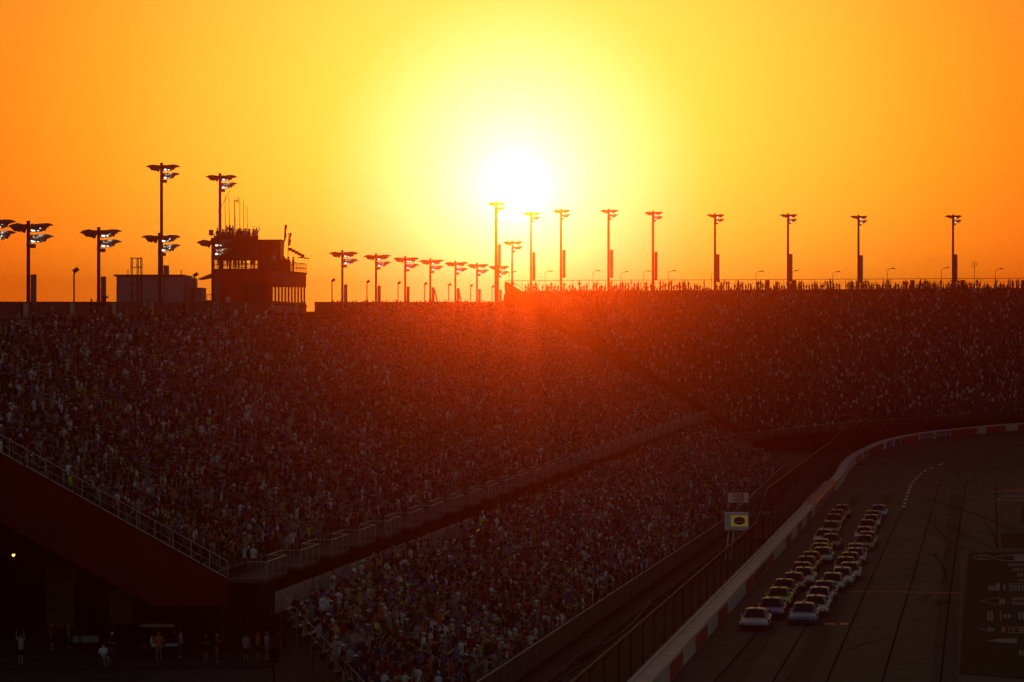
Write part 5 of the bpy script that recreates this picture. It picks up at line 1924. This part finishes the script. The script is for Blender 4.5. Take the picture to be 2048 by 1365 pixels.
# people along the parapet of the main stand (standing tall against the sky)
for k, (px_, lab) in enumerate(((170, 'low'), (183, 'low'), (197, 'stand'), (446, 'white'), (278, 'low'), (672, 'low'), (703, 'low'), (676, 'low'), (764, 'low'), (787, 'low'),
                                (810, 'low'), (857, 'low'), (882, 'low'), (886, 'low'), (984, 'low'), (418, 'low'))):
    kk = (px_ - 1024) / F
    Y = 73.4 / (.135 - kk) - 1
    x = kk * Y + .0
    zz = backz(Y) - (.35 if lab == 'low' else -.25)
    si = [s[0] for s in SHIRTS].index('white') if lab == 'white' else int(rng.choice([2, 3, 10, 1]))
    for _ in range(300):
        hi = int(wchoice(HEADS)); pz = PNAMES[rng.choice(5, p=PWT)]
        zt = 'against the stand parapet'
        L_ = f"person in {SHIRTS[si][0]} shirt with {HEADS[hi][0]}, {PTXT[pz]}, {zt}"
        if L_ not in tl:
            tl.add(L_); break
    person(x + .55, Y, zz, -1.4 + rng.normal(0, .6), si, hi, 1, pz, SKINS[0], 1.0, L_, 'people by the main stand parapet')

# ------------------------------------------------------------------ concourse clutter
p = GZ(318, 1316, -.03)
ct = tag(empty('golf_cart', (p.x - .2, p.y + 1.2, p.z)), 'small dark service cart with white fenders and a tan roof under the main stand', 'cart')
b = MB(); b.box(-1.2, 1.2, -.55, .55, .3, .62); b.box(-1.2, -.5, -.5, .5, .62, .85); part('body', b.mesh('body', 'black'), ct)
b = MB()
for cx_ in (-.85, .85):
    vs, fs = [], []
    for i in range(9):
        t = PI * i / 8
        for yy in (-.6, -.3):
            vs.append((cx_ + .36 * math.cos(t), yy, .3 + .36 * math.sin(t)))
    b.add(vs, [(2 * i, 2 * i + 1, 2 * i + 3, 2 * i + 2) for i in range(8)])
b.box(.5, 1.25, -.58, .58, .66, .72)
part('fender', b.mesh('fender', 'cartwhite'), ct)
b = MB(); b.box(-1.05, 1.0, -.6, .6, 1.85, 1.93); part('roof', b.mesh('roof', 'cartroof'), ct)
for x in (-.95, .75):
    for y in (-.5, .5):
        b = MB(); b.beam((x, y, .6), (x * .95, y, 1.85), .04, .04); part('roof_post', b.mesh('roof_post', 'darksteel'), ct)
b = MB(); b.box(-.35, .15, -.5, .5, .62, .78); b.box(-.42, -.32, -.5, .5, .78, 1.2); part('seat', b.mesh('seat', 'cartwhite'), ct)
for x in (-.85, .85):
    for s in (-1, 1):
        b = MB(); b.lathe((x, s * .38, .25), (0, s, 0), [(0, .25), (.2, .25), (.2, .001)], 14); part('wheel', b.mesh('wheel', 'rubber', True), ct)
p = GZ(176, 1316, -.03)
bo = tag(empty('notice_board', (p.x, p.y, p.z)), 'pale two-panel notice board on thin legs under the main stand', 'sign')
for a, c in ((-.95, -.55), (-.45, .65)):
    b = MB(); b.box(a, c, 0, .06, .95, 1.35); part('panel', b.mesh('panel', 'cabinet'), bo)
for x in (-.7, .1, .5):
    b = MB(); b.tube([(x, .1, 0), (x, .1, 1.3)], .03, 5); part('leg', b.mesh('leg', 'darksteel'), bo)
p = W(27, 1110, 184)
hl = tag(empty('hanging_lamp', p), 'glowing warm lamp hanging under the main stand at far left', 'lamp')
b = MB(); b.tube([(0, 0, .2), (0, 0, 2.2)], .02, 5); b.lathe((0, 0, .2), (0, 0, -1), [(0, .04), (.1, .16), (.14, .17)], 10); part('shade', b.mesh('shade', 'darksteel'), hl)
b = MB(); b.ball((0, 0, 0), .1, .1, .12, 8, 6); part('bulb', b.mesh('bulb', 'warm'), hl)
p = GZ(548, 1325, -.03)
tc_ = tag(empty('trash_bin', (p.x, p.y, p.z)), 'dark trash bin among people at the bleacher end', 'bin')
b = MB(); b.tube([(0, 0, 0), (0, 0, .85)], [.26, .3], 12); part('drum', b.mesh('drum', 'darksteel', True), tc_)
b = MB(); b.tube([(0, 0, .85), (0, 0, .93)], [.33, .3], 12); part('lid', b.mesh('lid', 'black'), tc_)

# ------------------------------------------------------------------ distant trees seen in the gaps
def tree(x, y, h, r, label):
    root = tag(empty('tree', (x, y, 0)), label, 'tree')
    b = MB(); b.tube([(0, 0, 0), (.2, 0, h * .4), (0, .2, h * .75)], [.4, .28, .1], 8)
    for k in range(7):
        a = k * 2.4; z = h * (.4 + .06 * k)
        b.tube([(0, 0, z), (math.cos(a) * r * .7, math.sin(a) * r * .7, z + r * .4)], [.14, .04], 5)
    part('trunk', b.mesh('trunk', 'bark'), root)
    b = MB()
    cl = [(rng.normal(0, r * .45), rng.normal(0, r * .45), h * .72 + rng.normal(0, h * .12)) for _ in range(26)]
    for c in cl:
        for _ in range(60):
            d = rng.normal(0, 1, 3); d = d / np.linalg.norm(d) * rng.uniform(.2, 1.1)
            q = Vector(c) + Vector(d) * r * .3
            s_ = .22
            n1 = Vector(rng.normal(0, 1, 3)).normalized() * s_; n2 = Vector(rng.normal(0, 1, 3)).normalized() * s_
            b.add([q - n1, q + n2, q + n1, q - n2], [(0, 1, 2, 3)])
    part('crown', b.mesh('crown', 'leaf'), root)


tree((620 - 1024) * 470 / F, 470, 23.5, 4, 'dark leafy tree peeking through the gap right of the red tower')
tree((1046 - 1024) * 680 / F, 680, 26.0, 4.5, 'sunlit leafy tree glimpsed under the far stand')
tree((1062 - 1024) * 690 / F, 690, 24.5, 4, 'lower leafy tree glimpsed further right under the far stand')

# ------------------------------------------------------------------ red glow volume in place of lens glare
GLARE_D, GLARE_C = 0.0007, (0.225, 0.0225, 0.002)
hb = MB(); hb.box(-1180, 1180, -300, 1390, -1.1, 48)
hm = bpy.data.materials.new('glare_volume')
hm.use_nodes = True
nt = hm.node_tree
nt.nodes.remove(nt.nodes['Principled BSDF'])
pvn = nt.nodes.new('ShaderNodeVolumePrincipled')
pvn.inputs['Color'].default_value = (*GLARE_C, 1)
pvn.inputs['Density'].default_value = GLARE_D
pvn.inputs['Density Attribute'].default_value = ''
pvn.inputs['Anisotropy'].default_value = 0.969
pv2 = nt.nodes.new('ShaderNodeVolumePrincipled')
pv2.inputs['Color'].default_value = (.22, .10, .012, 1)  # second lobe added to wash out the poles near the sun
pv2.inputs['Density'].default_value = 0.00018
pv2.inputs['Density Attribute'].default_value = ''
pv2.inputs['Anisotropy'].default_value = 0.992
vadd = nt.nodes.new('ShaderNodeAddShader')
nt.links.new(pvn.outputs[0], vadd.inputs[0]); nt.links.new(pv2.outputs[0], vadd.inputs[1])
nt.links.new(vadd.outputs[0], nt.nodes['Material Output'].inputs['Volume'])
try:
    hm.cycles.homogeneous_volume = True
except Exception:
    pass
hz = hb.build('glare_haze', hm)
tag(hz, kind='stuff')

# ------------------------------------------------------------------ world, sun, camera
SEL = math.atan((682.5 - 380) / F)
SAZ = math.atan((1032 - 1024) / F)
sd = Vector((math.sin(SAZ) * math.cos(SEL), math.cos(SAZ) * math.cos(SEL), math.sin(SEL)))
wd = bpy.data.worlds.new('World')
scene.world = wd
wd.use_nodes = True
nt = wd.node_tree
bg = nt.nodes['Background']
sky = nt.nodes.new('ShaderNodeTexSky')
sky.sky_type = 'NISHITA'
sky.sun_disc = False
sky.sun_elevation = SEL
sky.sun_rotation = SAZ
sky.air_density = 1.0
sky.dust_density = 2.0
tc = nt.nodes.new('ShaderNodeTexCoord')
nrm = nt.nodes.new('ShaderNodeVectorMath'); nrm.operation = 'NORMALIZE'
nt.links.new(tc.outputs['Generated'], nrm.inputs[0])
dt = nt.nodes.new('ShaderNodeVectorMath'); dt.operation = 'DOT_PRODUCT'
dt.inputs[1].default_value = sd
nt.links.new(nrm.outputs[0], dt.inputs[0])


def math_node(op, a, bval=None):
    m = nt.nodes.new('ShaderNodeMath'); m.operation = op
    nt.links.new(a, m.inputs[0])
    if bval is not None:
        m.inputs[1].default_value = bval
    return m.outputs[0]


ang = math_node('ARCCOSINE', dt.outputs['Value'])
fac = math_node('DIVIDE', ang, math.radians(60))
sepz = nt.nodes.new('ShaderNodeSeparateXYZ')
nt.links.new(nrm.outputs[0], sepz.inputs[0])
elv = math_node('ARCSINE', sepz.outputs[2])
mr = nt.nodes.new('ShaderNodeMapRange')
mr.inputs[1].default_value = 0.0
mr.inputs[2].default_value = math.radians(12)
nt.links.new(elv, mr.inputs[0])


def ramp(facs, stops, interp='LINEAR'):
    r = nt.nodes.new('ShaderNodeValToRGB')
    r.color_ramp.interpolation = interp
    el = r.color_ramp.elements
    while len(el) > 1:
        el.remove(el[-1])
    el[0].position = stops[0][0]; el[0].color = (*stops[0][1], 1)
    for p, c in stops[1:]:
        e = el.new(p); e.color = (*c, 1)
    nt.links.new(facs, r.inputs[0])
    return r.outputs[0]


AURE = [(0.0, (4, 4, 4)), (0.45, (3.0, 2.8, 1.6)), (0.75, (2.3, 2.15, 1.0)), (1.0, (2.1, 1.9, .86)), (1.3, (1.95, 1.7, .70)), (1.6, (1.8, 1.45, .55)), (2.1, (1.75, 1.2, .40)), (2.7, (1.7, 1.02, .25)), (3.2, (1.65, .90, .16)), (3.65, (1.6, .82, .105)), (3.95, (1.58, .765, .078)),
        (5.0, (1.5, .66, .055)), (6.5, (1.45, .53, .035)), (8.3, (1.35, .38, .018)), (10.0, (1.3, .275, .012)), (12, (1.1, .23, .012)),
        (16, (.6, .18, .02)), (24, (.2, .08, .02)), (40, (.05, .03, .02)), (60, (.0, .0, .0))]
aur = ramp(fac, [(d / 60, tuple(q / 4 for q in c)) for d, c in AURE])
elr = ramp(mr.outputs[0], [(0.0, (1.0, .86, .85)), (.10, (1.0, .97, 1.0)), (.3, (1, 1.0, 1)), (.45, (.88, 1.0, 1.15)), (.56, (.66, 1.0, 1.4)), (1.0, (.66, 1.0, 2.0))])
mul = nt.nodes.new('ShaderNodeMix'); mul.data_type = 'RGBA'; mul.blend_type = 'MULTIPLY'; mul.clamp_result = False
mul.inputs[0].default_value = 1
nt.links.new(aur, mul.inputs[6]); nt.links.new(elr, mul.inputs[7])
sc4 = nt.nodes.new('ShaderNodeVectorMath'); sc4.operation = 'SCALE'; sc4.inputs['Scale'].default_value = 4.0 * 1.32
nt.links.new(mul.outputs[2], sc4.inputs[0])
NISH = 0.085
bg2 = nt.nodes.new('ShaderNodeBackground')
nt.links.new(sc4.outputs[0], bg2.inputs['Color']); bg2.inputs['Strength'].default_value = 1.0
away = ramp(fac, [(0.0, (0, 0, 0)), (14 / 60, (0, 0, 0)), (45 / 60, (1.06, .92, .92)), (1.0, (1.06, .92, .92))])
msk = nt.nodes.new('ShaderNodeMix'); msk.data_type = 'RGBA'; msk.blend_type = 'MULTIPLY'; msk.clamp_result = False
msk.inputs[0].default_value = 1
nt.links.new(sky.outputs[0], msk.inputs[6]); nt.links.new(away, msk.inputs[7])
nt.links.new(msk.outputs[2], bg.inputs['Color']); bg.inputs['Strength'].default_value = NISH
add = nt.nodes.new('ShaderNodeAddShader')
nt.links.new(bg.outputs[0], add.inputs[0]); nt.links.new(bg2.outputs[0], add.inputs[1])
nt.links.new(add.outputs[0], nt.nodes['World Output'].inputs['Surface'])

sl_ = bpy.data.lights.new('sun', 'SUN')
sl_.energy = 0.7
sl_.color = (1.0, 0.42, 0.15)
sl_.angle = math.radians(0.5)
so = link(bpy.data.objects.new('sun', sl_))
so.rotation_euler = (-sd).to_track_quat('-Z', 'Y').to_euler()
so.location = (0, 200, 80)

cam = bpy.data.cameras.new('camera')
cam.sensor_width = 36
cam.lens = 36 * F / 2048
cam.clip_start = 1
cam.clip_end = 6000
co = link(bpy.data.objects.new('camera', cam))
co.location = (0, 0, HC)
co.rotation_euler = (PI / 2, 0, 0)
scene.camera = co

scene.view_settings.view_transform = 'Standard'
scene.view_settings.look = 'None'
scene.view_settings.exposure = 0
scene.view_settings.gamma = 1
scene.cycles.use_denoising = True
scene.cycles.max_bounces = 6
scene.cycles.diffuse_bounces = 2
scene.cycles.transparent_max_bounces = 16
scene.cycles.volume_bounces = 0
scene.cycles.use_adaptive_sampling = False
